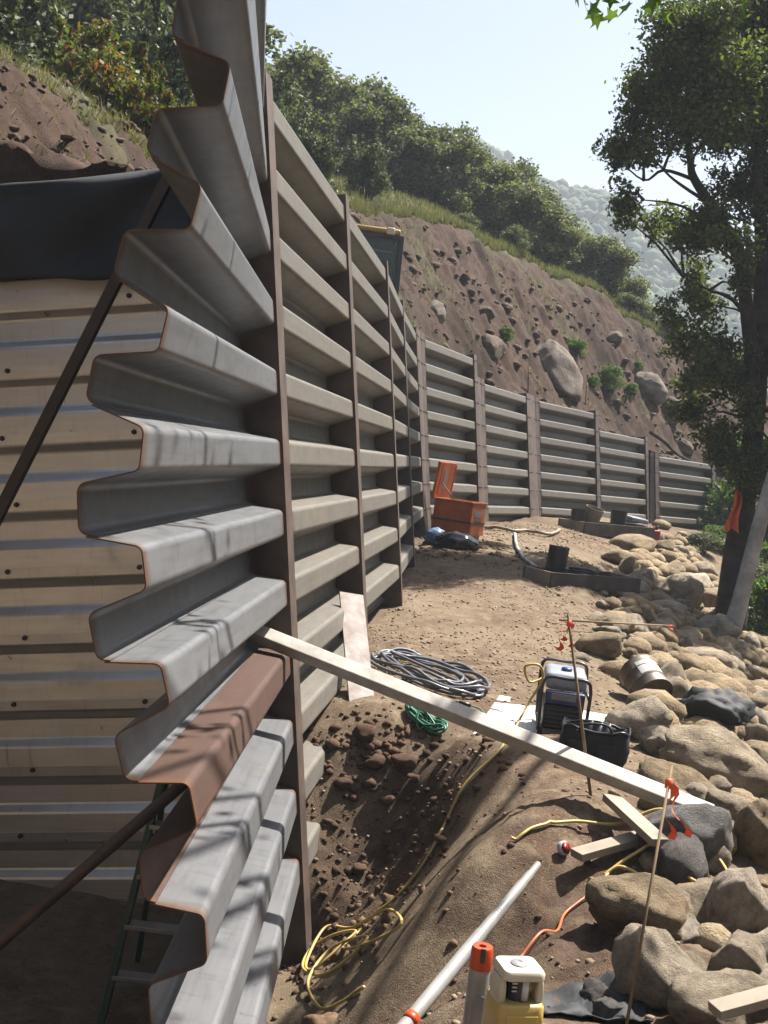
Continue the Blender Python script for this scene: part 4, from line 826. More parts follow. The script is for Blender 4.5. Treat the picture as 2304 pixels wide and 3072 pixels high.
# bigger single clods one can pick out
for i, (x, y, r) in enumerate([(.33, 7.62, .11), (.16, 7.7, .10), (.24, 7.5, .07), (.40, 7.5, .06), (.05, 7.85, .10), (-.05, 7.6, .08), (.12, 7.2, .07), (.30, 6.75, .06), (.05, 6.3, .09), (.28, 6.05, .08), (.55, 6.6, .05), (.0, 5.3, .12)]):
    o = bpy.data.objects.new('soil_clod', RM2[i % 8].copy()); o.data.materials.clear(); o.data.materials.append(M['clod_wet' if i < 7 else 'clod']); link(o); o.location = (x, y, gz(x, y) + r * .3); o.scale = (r * .85, r * .7, r * .55); o.rotation_euler = (0, 0, i * 1.3)
    tag(o, 'dark reddish stone among the clods at the trench lip' if i < 7 else 'dusty stone lying in the trench', 'stone', 'stones in the trench')
# the two big boulders in the cut bank and stones around them
RMB = [m_.copy() for m_ in RM[:4]]
for m_ in RMB: m_.materials.clear(); m_.materials.append(M['rock_bank'])
def hill_rock(x, y, sx, sy, sz, rz, lab, i, grp=None, tilt=0.0):
    o = bpy.data.objects.new('boulder', RMB[i % 4]); link(o); o.location = (x, y, hill_xy(x, y) - sz * .1); o.scale = (sx, sy, sz); o.rotation_euler = (tilt, .3, rz); tag(o, lab, 'boulder', grp)
hill_rock(4.15, 32.0, .95, .7, 1.0, .9, 'huge grey-brown boulder bedded in the cut bank above the wall', 2, None, -.3)
hill_rock(2.05, 28.6, .42, .38, .45, .4, 'smaller grey-brown boulder bedded in the cut bank left of the huge one', 5)
for i, (x, y, r) in enumerate([(7.5, 36.2, .5), (8.4, 37.0, .55), (6.4, 36.6, .3), (9.2, 37.8, .5), (.6, 26.6, .3), (1.9, 29.6, .22), (8.9, 36.4, .3), (-2.0, 9.2, .06), (-2.3, 9.9, .08), (-2.7, 10.6, .07), (-2.1, 10.8, .06), (-2.9, 10.0, .05), (-2.45, 9.2, .045)]):
    hill_rock(x, y, r * 1.2, r, r * .9, i * 1.1, 'stone lodged in the bare bank above the black fabric' if y < 15 else 'brown rock sticking out of the cut bank', i, 'stones in the bank' if y < 15 else 'rocks in the cut bank')
n = 5000; s_ = np.where(rng.uniform(0, 1, n) < .35, rng.uniform(.3, 7, n), rng.uniform(.3, 34, n)); d_ = .8 + rng.uniform(0, 1, n) * np.interp(s_, [0, 3, 8, 14, 34], [2.5, 2.0, 1.9, 3, 4.2]); x, y = wall_pt(s_, d_); z = hill_z(s_, d_); r_ = (.010 + .12 * rng.uniform(0, 1, n) ** 6) * np.clip(y / 22, .42, 1.2) * .95
V, Fq = blob_cloud(np.stack([x, y, z], 1), np.stack([r_ * 1.2, r_, r_ * .7], 1), I1, .24); tag(big_mesh('bank_stones', V, Fq, M['clod_bank'], False), 'small stones and clods over the bare cut bank', 'stones', kind='stuff')

# ---------------------------------------------------------------- things on the site
def one(o, loc, label, cat, group=None):
    """a thing that is one mesh: move its origin to loc"""
    loc = Vector(loc); o.data.transform(Matrix.Translation(-loc)); o.location = loc; return tag(o, label, cat, group)
def plain(name, c, rough=.5, metal=0.0, c2=None, sc=12, bmp=.08): M[name] = simple(name, c, c2, sc, rough, metal, bmp); return M[name]
plain('fabric_black', (.022, .026, .030), .75, 0, (.012, .015, .018), 3, .2); plain('orange_box', (.78, .19, .045), .5, 0, (.55, .13, .04), 4); plain('white_paint', (1.1, 1.1, 1.07), .5); plain('grey_label', (.36, .36, .37), .5)
plain('yellow_cord', (.80, .58, .18), .5); plain('orange_cord', (.62, .16, .04), .5); plain('green_cord', (.04, .24, .14), .5); plain('hose', (.20, .21, .24), .4, 0, (.12, .12, .14)); plain('ribbon', (1.5, .20, .09), .5); plain('pink', (1.5, .12, .25), .5)
plain('gen_blue', (.06, .09, .24), .35); plain('gen_tank', (.46, .50, .62), .35); plain('gen_dark', (.028, .028, .03), .5); plain('frame_steel', (.13, .13, .14), .4, .6)
plain('rust_metal', (.20, .12, .08), .65, .3, (.10, .06, .045), 5, .3); plain('drum', (.24, .20, .175), .5, .4, (.13, .085, .06), 4, .3)
plain('laser_yellow', (.75, .53, .13), .4, 0, (.66, .47, .11), 5); plain('laser_cream', (.95, .86, .62), .4); plain('glass_dark', (.05, .05, .09), .12); plain('pvc', (.46, .45, .43), .45, 0, (.34, .32, .29), 5, .1); plain('can_white', (.50, .50, .50), .35, .3); plain('cap_orange', (.85, .10, .02), .35)
plain('ladder_green', (.008, .075, .05), .45); plain('alu', (.55, .55, .56), .4, .8); plain('dull_steel', (.075, .058, .05), .5, .5); plain('beam_pale', (.74, .70, .62), .6, 0, (.50, .46, .40), 9, .35); plain('board_white', (.52, .49, .46), .75, 0, (.30, .22, .18), 7, .3)
plain('machine_yellow', (.50, .33, .05), .5); plain('machine_black', (.035, .037, .04), .45); plain('red_can', (.30, .012, .012), .4); plain('tan_bucket', (.36, .29, .20), .6); plain('vest', (1.3, .24, .06), .6); plain('blue_bag', (.16, .26, .46), .25); plain('bag_black', (.012, .013, .016), .16, 0, (.008, .008, .01), 5); plain('stick', (.30, .20, .10), .8); plain('paper', (.7, .7, .68), .7)
mg, ntg, bg_, og_ = newmat('cab_glass'); bg_.inputs['Base Color'].default_value = (.55, .66, .64, 1); bg_.inputs['Roughness'].default_value = .03; bg_.inputs['Transmission Weight'].default_value = .9; bg_.inputs['IOR'].default_value = 1.1; M['cab_glass'] = mg
# --- black fabric over the top of the cross wall
cd3 = -Vector((dW[0], dW[1], 0)); vs = []; nu, nv = 46, 26
for j in range(nv):
    for i in range(nu):
        t = i / (nu - 1); x = .66 + 2.5 * t; q = j / (nv - 1)
        if q < .72:
            h = 1.38 - .05 * math.sin(3 * t) - .36 * t - (q / .72 if False else 0); w = q / .72
            drop = (1 - w) * (.58 + .03 * math.sin(9 * t)); off = .10 + .05 * math.sin(7 * t + 2 * w) * (1 - w) + .022 * math.sin(19 * t - 3 * w) + .03 * math.sin(6 * w + 11 * t) + .012 * math.sin(31 * t + 9 * w)
            p = OW + inW * x + cd3 * off; z = h - drop + .012 * math.sin(23 * t)
        else:
            w = (q - .72) / .28; h = 1.38 - .05 * math.sin(3 * t) - .36 * t; p = OW + inW * x + cd3 * (.09 - .55 * w); z = h + .06 * math.sin(math.pi * min(1, w * 1.4)) + .02 * math.sin(13 * t) * w
        vs.append((p.x, p.y, z + .15))
fs = [(j * nu + i, j * nu + i + 1, (j + 1) * nu + i + 1, (j + 1) * nu + i) for j in range(nv - 1) for i in range(nu - 1)]
o = mesh_obj('fabric_sheet', vs, fs, M['fabric_black'], None, True); md = o.modifiers.new('thickness', 'SOLIDIFY'); md.thickness = .004
one(o, (-2.0, 7.0, 1.0), 'black filter fabric draped over the top of the corrugated cross wall', 'fabric')
# soil heaped on the fabric's edge
# --- braces
o = MB().beam((-1.09, 5.2, 1.13), (-2.62, 5.2, -2.93), .05, .05, (0, 1, 0), .004).build('brace_bar', M['dull_steel']); one(o, (-2.62, 5.2, -2.93), 'dark steel bar propping the open ends of the upper sheets', 'bar')
o = MB().cyl((-.70, 5.05, -1.50), (-2.0, 4.95, -2.93), .028, .028, 12).build('rusty_pipe', M['rust_metal'], None, True); one(o, (-2.0, 4.95, -2.93), 'rusty pipe leaning below the reddish sheet at the lower left', 'pipe')
# --- step ladder
lad = empty('step_ladder', (-.85, 5.6, -2.93)); tag(lad, 'green fibreglass stepladder standing in the dark bin behind the lower sheets', 'ladder')
A0, A1, B0_, B1 = Vector((-.22, 0, 0)), Vector((-.06, .22, 1.45)), Vector((.16, 0, 0)), Vector((.14, .22, 1.45))
for a, b in ((A0, A1), (B0_, B1)): MB().beam(a, b, .032, .075, (0, 1, .1), .003).build('rail', M['ladder_green'], lad)
for k in range(1, 6):
    t = k / 6; a = A0.lerp(A1, t); b = B0_.lerp(B1, t); MB().beam(a, b, .08, .022, (0, 0, 1), .002).build('step', M['alu'], lad)
for a, b in ((A0, A1), (B0_, B1)): MB().beam(a + Vector((.02, .75, 0)), b, .025, .04, (0, 1, 0)).build('rear_rail', M['ladder_green'], lad)
MB().beam((-.16, .66, .22), (.22, .66, .22), .02, .03).build('cross_bar', M['alu'], lad)
# --- long pale beam
o = MB().beam((-.80, 6.66, -1.06), (1.82, 5.86, -1.61), .080, .080, (0, -.62, .78), .005).build('beam', M['beam_pale']); one(o, (1.74, 5.87, -1.67), 'long pale square beam reaching from the wall across the trench to the rocks', 'beam')
# --- leaning board
o = MB().beam((.02, 8.16, -1.82), (-.175, 8.98, -1.10), .19, .02, (.23, -.585, .728), .002).build('board', M['board_white']); one(o, (.02, 8.16, -1.8), 'whitewashed board leaning against the wall above the trench', 'board')
# --- cables
def cable(name, pts, r, mat, label, cat='cord', n=6, group=None, lift=None):
    lift = r if lift is None else lift
    P = [(p[0], p[1], gz(p[0], p[1]) + lift + (p[2] if len(p) > 2 else 0)) for p in pts]; sp_ = spline(P, 8)
    sp_ = [Vector((p.x, p.y, max(p.z, gz(p.x, p.y) + r * 1.4 + .004))) for p in sp_]
    o = MB().tube(sp_, r, n).build(name, mat, None, True); return one(o, P[0], label, cat, group)
cable('extension_cord', [(1.20, 7.86, .38), (1.10, 7.80, .33), (1.05, 7.74, .42), (1.14, 7.72, .45), (1.18, 7.78, .36), (1.10, 7.76, .18), (1.0, 7.55), (.96, 7.43), (.86, 6.98, .02), (.66, 6.82, .03), (.57, 6.75, .02), (.5, 6.6, .02), (.39, 6.56, .01), (.27, 6.57), (.15, 6.62, .02), (.06, 6.35, .06), (.12, 6.0, .05), (.26, 5.68, .04), (.32, 5.55, .06), (.26, 6.1, .08), (.1, 6.7, .06), (-.05, 6.85, .05), (-.13, 6.5, .07), (-.08, 6.1, .06), (.06, 6.15, .08), (.12, 6.3, .09), (.0, 6.6, .1), (-.12, 6.75, .06), (-.14, 6.3, .05), (.0, 5.95, .04), (.18, 5.95, .06), (.0, 6.2, .08), (-.1, 6.0, .05), (-.02, 5.7, .03), (.08, 5.5, .02), (.17, 5.3, .02)], .0085, M['yellow_cord'], 'yellow extension cord from the generator down into a tangle in the trench')
cable('extension_cord', [(.80, 5.62), (.84, 5.62), (.93, 5.69, .01), (1.13, 5.81, .02), (1.34, 5.80, .05), (1.54, 5.77, .14), (1.67, 5.68, .1), (1.78, 5.5, .05), (1.76, 5.3, .05), (1.63, 5.16, .06), (1.56, 5.26, .07), (1.48, 5.5, .11), (1.38, 5.51, .07), (1.26, 5.46, .03), (1.22, 5.36, .03), (1.30, 5.30, .03), (1.38, 5.38, .03), (1.30, 5.46, .04), (1.23, 5.44, .02)], .0085, M['yellow_cord'], 'yellow cord looped over the lumber offcuts among the boulders')
cable('extension_cord', [(1.22, 5.44, .01), (1.2, 5.39), (1.1, 5.3, .01), (1.02, 5.2, .02), (.95, 4.95, .02), (.85, 4.77, .01), (.76, 4.66, 0)], .007, M['orange_cord'], 'thin orange cord over the dark spoil slope')
# coil of grey hose
hp = []
for k in range(150):
    a = k / 150 * 2 * math.pi * 7.5; rr = 1 + .13 * math.sin(k * .37) + .1 * math.sin(k * .11); x = .50 + .39 * rr * math.cos(a) + .04 * math.sin(k * .05); y = 9.36 + .38 * rr * math.sin(a) + .10 * math.sin(k * .07) - .18 * math.cos(a); hp.append((x, y, .018 + (k / 150) * .05 + .012 * math.sin(k * 1.7)))
hp += [(.9, 9.0, .02), (.7, 8.86, .01), (.45, 8.9, .01), (.3, 9.0, .01)]
cable('hose_coil', hp, .0135, M['hose'], 'grey hose coiled in flat loops on the tan soil beside the board', 'hose')
# hank of green cord
gp = []
for k in range(90):
    a = k / 90 * 2 * math.pi * 9; L_ = .19 + .03 * math.sin(k * .9); w_ = .05 + .02 * math.sin(k * .5); u_ = L_ * math.cos(a); v_ = w_ * math.sin(a) + .02 * math.sin(k); gp.append((.45 + u_ * .62 + v_ * .5, 7.93 - u_ * .78 + v_ * .6, .012 + .05 * abs(math.sin(k * .77))))
gp += [(.42, 7.95, .1), (.39, 7.9, .06), (.42, 7.86, .02), (.47, 7.92, .1), (.43, 7.98, .05)]
cable('green_cord', gp, .0075, M['green_cord'], 'hank of green cord tied in a bundle by the trench', 'cord')
pl = empty('cord_plug', (.74, 8.47, gz(.74, 8.47))); tag(pl, 'pale green cord end with a dark plug between the hose and the generator', 'cord')
MB().cyl((-.03, .02, .02), (.05, -.01, .022), .02, .016, 10).build('plug', M['black_plastic'], pl, True); MB().tube(spline([(.05, -.01, .02), (.12, -.05, .01), (.13, -.25, .012), (.09, -.42, .01)], 6), .006, 6).build('wire', M['green_cord'], pl, True)
# flat hoses near the orange box
cable('hose', [(1.85, 21.3), (2.0, 21.2), (2.35, 21.0), (2.6, 21.3), (2.95, 21.2), (3.3, 22.0)], .03, M['tan_bucket'], 'tan hose lying on the soil right of the orange box', 'hose')
cable('hose', [(2.33, 20.7), (2.26, 19.8), (2.2, 18.9), (2.2, 18.2), (2.35, 17.6)], .028, M['paper'], 'pale hose running towards the lumber tray', 'hose')
# --- generator
gen = empty('generator', (1.39, 8.12, -1.755), R(-6)); gen.scale = (.92,) * 3; tag(gen, 'portable generator with pale blue tank in a tube frame on the white panel', 'generator')
def hoop(y, z1): return spline([(-.17, y, .03), (-.175, y, .2), (-.175, y, z1 - .06), (-.135, y, z1), (0, y, z1), (.135, y, z1), (.175, y, z1 - .06), (.175, y, .2), (.17, y, .03)], 5)
for y, z1 in ((-.27, .43), (.27, .47)): MB().tube(hoop(y, z1), .013, 8).build('frame_hoop', M['frame_steel'], gen, True)
for x in (-.17, .17):
    for z in (.04, .30): MB().cyl((x, -.27, z), (x, .27, z), .012, .012, 8).build('frame_rail', M['frame_steel'], gen, True)
tk = MB().box((0, .03, .385), (.31, .46, .13), None, .045).build('fuel_tank', M['gen_tank'], gen, True); MB().lathe([(.04, 0), (.042, .012), (.036, .026), (.0, .028)], (0, -.03, .448), 16).build('fuel_cap', M['gen_blue'], tk, True)
pn = MB().box((0, -.215, .275), (.29, .07, .10), None, .015).build('control_panel', M['gen_blue'], gen, True); MB().box((-.01, -.253, .285), (.18, .004, .045)).build('label_strip', M['grey_label'], pn)
bd = MB().box((0, .0, .13), (.29, .46, .19), None, .02).build('engine', M['gen_dark'], gen, True)
for k in range(5): MB().box((0, -.236, .06 + k * .032), (.25, .012, .012), None, .003).build('vent_slat', M['frame_steel'], bd)
for x in (-.15, .15):
    for y in (-.22, .22): MB().cyl((x, y, -.01), (x, y, .04), .022, .018, 10).build('foot', M['black_plastic'], gen, True)
o = MB().box((0, 0, 0), (.92, 1.5, .014), None, .003).build('panel', M['white_paint']); o.location = (1.36, 8.28, gz(1.36, 8.28) + .022); o.rotation_euler = (R(-.4), R(1.2), R(-12)); tag(o, 'white flat panel on the ground under the generator', 'panel')
# --- tool bag
bag = empty('tool_bag', (1.47, 7.24, gz(1.47, 7.24) - .01), R(-12)); tag(bag, 'black open tool bag standing in front of the generator', 'bag')
mb = MB(); ring = []
for k in range(24):
    a = 2 * math.pi * k / 24; c, s_ = math.cos(a), math.sin(a); ring.append((abs(c) ** .5 * math.copysign(1, c), abs(s_) ** .5 * math.copysign(1, s_)))
lv = [(0, .19, .10), (.03, .205, .115), (.12, .215, .125), (.19, .205, .115), (.215, .20, .11), (.20, .185, .095), (.08, .17, .085)]
for z, a, b in lv:
    for i, (cx, cy) in enumerate(ring): mb.v.append(Vector((cx * a + .006 * math.sin(i * 2.1 + z * 30), cy * b + .006 * math.sin(i * 3.3 + z * 40), z + .012 * math.sin(i * 1.3) * (z > .1))))
mb.f = [(j * 24 + i, j * 24 + (i + 1) % 24, (j + 1) * 24 + (i + 1) % 24, (j + 1) * 24 + i) for j in range(len(lv) - 1) for i in range(24)] + [tuple(range(23, -1, -1)), tuple(len(lv) * 24 - 24 + i for i in range(24))]
mb.build('bag_body', M['fabric_black'], bag, True)
MB().tube([(cx * .205, cy * .115, .217 + .012 * math.sin(i * 1.3)) for i, (cx, cy) in enumerate(ring)], .008, 6, False, True).build('rim', M['black_plastic'], bag, True)
for x in (-.10, .07): MB().box((x, -.128, .09), (.12, .03, .11), None, .012).build('pocket', M['fabric_black'], bag, True)
MB().tube(spline([(-.1, -.11, .2), (-.07, -.13, .25), (.06, -.12, .26), (.11, -.10, .2)], 5), .008, 6).build('handle', M['fabric_black'], bag, True)
for q in ((.05, .0, .19, .16), (-.06, .03, .19, .12), (.0, -.03, .19, .2)): MB().cyl((q[0], q[1], .10), (q[0] + .03, q[1] + q[3] * .3, .24), .012, .012, 8).build('tool', M['frame_steel'], bag, True)
# --- rusty drum lying on the rocks
dr = empty('drum', (2.43, 10.15, -1.70)); tag(dr, 'rusty metal drum lying on its side at the edge of the rocks', 'drum')
Ax = Vector((.30, -.80, -.42)).normalized(); MA = Ax.to_track_quat('Z', 'Y').to_matrix()
MB().lathe([(0, -.17), (.165, -.17), (.175, -.16), (.172, -.06), (.178, -.05), (.172, -.04), (.172, .06), (.178, .07), (.172, .08), (.176, .17), (.166, .172), (.160, .155), (0, .15)], (0, 0, 0), 32, MA).build('shell', M['drum'], dr, True, 45)
vs = []; fs = []
for i in range(9):
    a = R(60 + i * 9); 
    for h in (-.10, .05): vs.append(MA @ Vector((.1745 * math.cos(a), .1745 * math.sin(a), h)))
for i in range(8): fs.append((2 * i, 2 * i + 1, 2 * i + 3, 2 * i + 2))
mesh_obj('label_sheet', vs, fs, M['paper'], dr, True)
# --- crumpled cloth things
def crumple(name, loc, size, mat, label, cat, seed, top=.6, base=I4, amp=.22):
    rg_ = np.random.default_rng(seed); V = base[0].copy(); dd = rg_.standard_normal((12, 3)) * rg_.uniform(1.5, 6, (12, 1)); ph = rg_.uniform(0, 6.28, 12)
    f_ = (1 - np.abs(np.sin(V @ dd.T + ph))) ** 2; V = V * (1 - amp * .5 + amp * (f_ / (1 + np.linalg.norm(dd, axis=1) * .12)).sum(1)[:, None] * .28); V[:, 2] = np.where(V[:, 2] < 0, V[:, 2] * .35, V[:, 2] * top)
    o = mesh_obj(name, (V * np.array(size)).tolist(), base[1].tolist(), mat, None, True); o.location = loc; return tag(o, label, cat)
crumple('jacket', (3.02, 10.0, -1.86), (.30, .22, .26), M['fabric_black'], 'crumpled black jacket thrown over the boulders on the right', 'jacket', 5, .75, I4, .55)
crumple('rubbish_bag', (1.18, 18.3, gz(1.18, 18.3) + .06), (.36, .26, .34), M['bag_black'], 'shiny black rubbish bag in front of the orange box', 'bag', 6)
crumple('rubbish_bag', (.86, 18.6, gz(.86, 18.6) + .05), (.19, .16, .30), M['blue_bag'], 'small blue and white bag beside the black rubbish bag', 'bag', 7)
# --- orange job box
jb = empty('job_box', (1.24, 19.45, gz(1.3, 19.4) - .01), R(-33)); tag(jb, 'orange steel site box with its lid standing open by the far wall', 'tool box')
W_, D_, H_ = .70, .48, .60; b_ = MB()
b_.box((0, -D_ / 2, .08 + (H_ - .08) / 2), (W_, .02, H_ - .08)); b_.box((0, D_ / 2, .08 + (H_ - .08) / 2), (W_, .02, H_ - .08)); b_.box((-W_ / 2, 0, .08 + (H_ - .08) / 2), (.02, D_ - .022, H_ - .08)); b_.box((W_ / 2, 0, .08 + (H_ - .08) / 2), (.02, D_ - .022, H_ - .08)); b_.box((0, 0, .09), (W_ - .02, D_ - .02, .02))
b_.build('body', M['orange_box'], jb)
rm = MB()
for y in (-D_ / 2, D_ / 2): rm.box((0, y, H_ + .012), (W_ + .05, .05, .024), None, .004)
for x in (-W_ / 2, W_ / 2): rm.box((x, 0, H_ + .0125), (.05, D_ - .054, .024), None, .004)
rm.build('rim', M['orange_box'], jb)
rm = MB().box((0, -D_ / 2 - .013, .285), (W_ + .03, .008, .035)); rm.box((W_ / 2 + .014, 0, .285), (.008, D_, .035)); rm.build('seam_band', M['rust_metal'], jb)
for x in (-.25, .25): MB().box((x, 0, .035), (.09, D_, .085), None, .006).build('skid', M['orange_box'], jb)
MB().box((W_ / 2 + .0125, -.02, .43), (.004, .22, .10)).build('label_plate', M['grey_label'], jb)
for k, x in enumerate((-.06, -.02, .02, .06)): MB().box((W_ / 2 + .0125, x - .02, .335), (.003, .028, .03)).build('lettering', M['grey_label'], jb)
ld = MB().box((-W_ / 2 - .05, .06, H_ + .31), (.05, D_ + .06, .62), Euler((0, R(6), 0)), .006); ld = ld.build('lid', M['orange_box'], jb)
MB().box((-W_ / 2 - .022 + .03, -.02, H_ + .33), (.006, .10, .32), Euler((0, R(6), 0))).build('label_sheet', M['grey_label'], ld)
for y in (-.17, .26): MB().box((-W_ / 2 - .018 + .03, y, H_ + .32), (.02, .02, .52), Euler((0, R(6), 0))).build('stiffener', M['orange_box'], ld)
MB().cyl((-W_ / 2 + .05, -.14, H_ + .26), (-W_ / 2 + .34, -.19, H_ + .02), .01, .01, 8).build('lid_stay', M['rust_metal'], jb, True)
# --- lumber trays
def tray(name, loc, rz, L_, Wd, h, label):
    t = empty(name, loc, rz); tag(t, label, 'tray')
    for y in (-Wd / 2, Wd / 2): MB().box((0, y, h / 2), (L_, .04, h), None, .004).build('side_board', M['wood_dark'], t)
    for x in (-L_ / 2 + .02, L_ / 2 - .02): MB().box((x, 0, h / 2), (.04, Wd - .042, h), None, .004).build('end_board', M['wood'], t)
    MB().box((0, 0, .02), (L_ - .09, Wd - .05, .02)).build('bottom', M['wood_dark'], t); return t
tray('lumber_tray', (2.85, 16.35, gz(2.8, 16.3) - .02), R(29), 1.55, .62, .20, 'open lumber tray with a black pipe standing in it, beside the boulders')
tray('lumber_tray', (4.75, 25.0, gz(4.75, 25.0) - .02), R(40), 2.3, .7, .26, 'dark lumber tray of buckets in front of the shaded far wall')
def bucket(name, loc, r, h, mat, label, tilt=(0, 0, 0), cat='bucket', handle=False):
    e = empty(name, loc); e.rotation_euler = tilt; tag(e, label, cat)
    MB().lathe([(0, 0), (r * .86, 0), (r, h), (r * 1.05, h), (r * 1.05, h - .02), (r * .98, h - .02), (r * .84, .012), (0, .012)], (0, 0, 0), 22).build('shell', mat, e, True, 40)
    if handle: MB().tube(spline([(-r, 0, h - .03), (-r * .6, r * .8, h - .05), (r * .6, r * .8, h - .05), (r, 0, h - .03)], 5), .006, 5).build('handle', M['frame_steel'], e, True)
    return e
e = empty('drain_pipe', (2.47, 16.45, gz(2.5, 16.4))); e.rotation_euler = (R(-3), R(4), 0); tag(e, 'black pipe section standing upright in the lumber tray', 'pipe')
MB().lathe([(.14, 0), (.145, .01)] + [(.145 - .005 * (k % 2), .03 + k * .03) for k in range(14)] + [(.148, .47), (.135, .47), (.13, .02), (.14, 0)], (0, 0, 0), 26).build('shell', M['black_plastic'], e, True)
cable('hose_coil', [(2.85 + .2 * math.cos(k * .5), 16.3 + .13 * math.sin(k * .5), .10 + .003 * k) for k in range(40)], .016, M['black_plastic'], 'black hose coiled inside the lumber tray', 'hose')
crumple('bundle', (3.2, 16.6, gz(3.2, 16.6) + .14), (.14, .12, .12), M['fabric_black'], 'dark bundle lying at the right end of the lumber tray', 'bundle', 15, .6, I3)
bucket('bucket', (4.28, 24.6, gz(4.3, 24.6) + .10), .19, .42, M['tan_bucket'], 'tan bucket tilted in the far lumber tray', (R(10), R(12), 0), 'bucket', True)
bucket('bucket', (4.0, 24.35, gz(4.0, 24.4) + .05), .16, .36, M['black_plastic'], 'black bucket left of the tan bucket in the far tray')
bucket('bucket', (5.0, 25.2, gz(5, 25.2) + .08), .18, .46, M['black_plastic'], 'black bucket in the middle of the far tray')
o = MB().box((0, 0, .12), (.42, .5, .24), None, .03).build('crate_box', M['black_plastic']); o.location = (5.45, 25.75, gz(5.4, 25.7) + .06); o.rotation_euler = (0, 0, R(40)); tag(o, 'dark box under the pale case in the far tray', 'box')
o = MB().box((0, 0, .05), (.5, .4, .1), None, .03).build('case', M['gen_tank']); o.location = (5.42, 25.6, gz(5.4, 25.7) + .36); o.rotation_euler = (R(6), R(5), R(30)); tag(o, 'pale grey case lying on the dark box in the far tray', 'case')
rc = empty('fuel_can', (6.0, 26.3, gz(6.0, 26.3)), R(30)); tag(rc, 'red fuel can standing beside the far lumber tray', 'can'); MB().box((0, 0, .16), (.34, .22, .32), None, .03).build('can_body', M['red_can'], rc, True); MB().tube(spline([(-.1, 0, .31), (-.08, 0, .38), (.08, 0, .38), (.1, 0, .31)], 5), .015, 6).build('handle', M['red_can'], rc, True); MB().cyl((.13, 0, .31), (.16, 0, .42), .02, .015, 10).build('spout', M['black_plastic'], rc, True)
# --- stakes with ribbon
def ribbon_bm(p, dirs_, w):
    m_ = MB()
    for d in dirs_:
        pts = [Vector(p) + Vector(d) * t + Vector((.02 * math.sin(t * 9), .01 * math.sin(t * 7), 0)) for t in np.linspace(0, 1, 9)]
        for i in range(8):
            s1 = Vector((math.cos(i * .35), math.sin(i * .35) * .8, .2)).normalized() * w / 2; s2 = Vector((math.cos((i + 1) * .35), math.sin((i + 1) * .35) * .8, .2)).normalized() * w / 2
            m_.add([pts[i] - s1, pts[i] + s1, pts[i + 1] + s2, pts[i + 1] - s2], [(0, 1, 2, 3)])
    m_.tube([Vector(p) + Vector((0, 0, .012)), Vector(p) + Vector((0, 0, -.02))], .013, 8); return m_
def stake(base, top, r, knot, dirs_, w, label, rib='ribbon', ribname='ribbon'):
    e = empty('stake', base); tag(e, label, 'stake'); b = Vector(base); t = Vector(top) - b
    MB().cyl((-t.x * .15, -t.y * .15, -t.z * .15), t, r, r * .8, 8).build('rod', M['stick'], e, True)
    ribbon_bm(t * knot, dirs_, w).build(ribname, M[rib], e, True); return e
stake((1.26, 6.13, gz(1.26, 6.13)), (1.02, 6.13, -.72), .009, .955, [(-.05, -.02, -.15), (.015, .0, -.13), (-.03, .01, -.10)], .028, 'thin stake with orange ribbon at the end of the pale beam, behind the tool bag')
stake((.95, 3.62, -1.68), (1.085, 4.0, -.945), .006, .93, [(.02, -.02, -.19), (.09, .03, -.19)], .024, 'leaning near stake with long orange ribbon at the lower right')
stake((2.25, 12.9, gz(2.25, 12.9) + .12), (3.75, 14.6, -1.70), .012, .97, [(.01, -.02, -.05), (-.03, -.02, -.05)], .05, 'long thin rod lying over the boulders with orange tape on its tip')
stake((3.16, 29.1, hill_xy(3.16, 29.1)), (3.13, 29.1, 2.52), .018, .96, [(.03, 0, -.13), (-.03, 0, -.12)], .05, 'stake with pink ribbon left of the huge boulder', 'pink')
stake((5.17, 32.7, hill_xy(5.17, 32.7)), (5.15, 32.7, 2.62), .018, .96, [(.02, 0, -.13), (-.03, 0, -.12)], .05, 'stake with pink ribbon right of the huge boulder', 'pink')
# --- PVC pipe
pv_ = empty('pvc_pipe', (.29, 3.95, -1.93)); tag(pv_, 'white stepped plastic pipe lying on the slope behind the laser level', 'pipe')
p0 = Vector((0, 0, 0)); p1 = Vector((.51, .80, .335)); ax = p1.normalized(); q = []
for t0, t1, r in ((-.1, .52, .026), (.52, .70, .0235), (.70, .86, .021), (.86, .93, .0185), (.93, 1.0, .016)):
    MB().cyl(p1 * t0, p1 * t1, r, r, 16).build('tube_section', M['pvc'], pv_, True, 40)
MB().cyl(p1 * .995, p1 * 1.001, .011, .011, 12).build('bore', M['black_plastic'], pv_)
sd_ = ax.cross(Vector((0, 0, 1))).normalized(); nn = (-ax.cross(sd_)).normalized()
nn = (Vector((0, -.75, .65)) - ax * Vector((0, -.75, .65)).dot(ax)).normalized()
for k in range(9):
    t = .53 + k * .016; mb = MB().beam(p1 * t + nn * .0232, p1 * (t + .009) + nn * .0232, .009, .002, nn); mb.build('print_mark', M['black_plastic'], pv_)
MB().cyl(p1 * .005, p1 * .04, .0275, .0275, 16).build('orange_tape', M['cap_orange'], pv_, True)
o = MB().box((0, 0, 0), (.10, .045, .03), Euler((.3, .5, .4)), .008).build('hand_clamp', M['black_plastic']); o.location = (.37, 4.22, gz(.37, 4.2) + .05); tag(o, 'small black clamp lying against the white pipe', 'clamp')
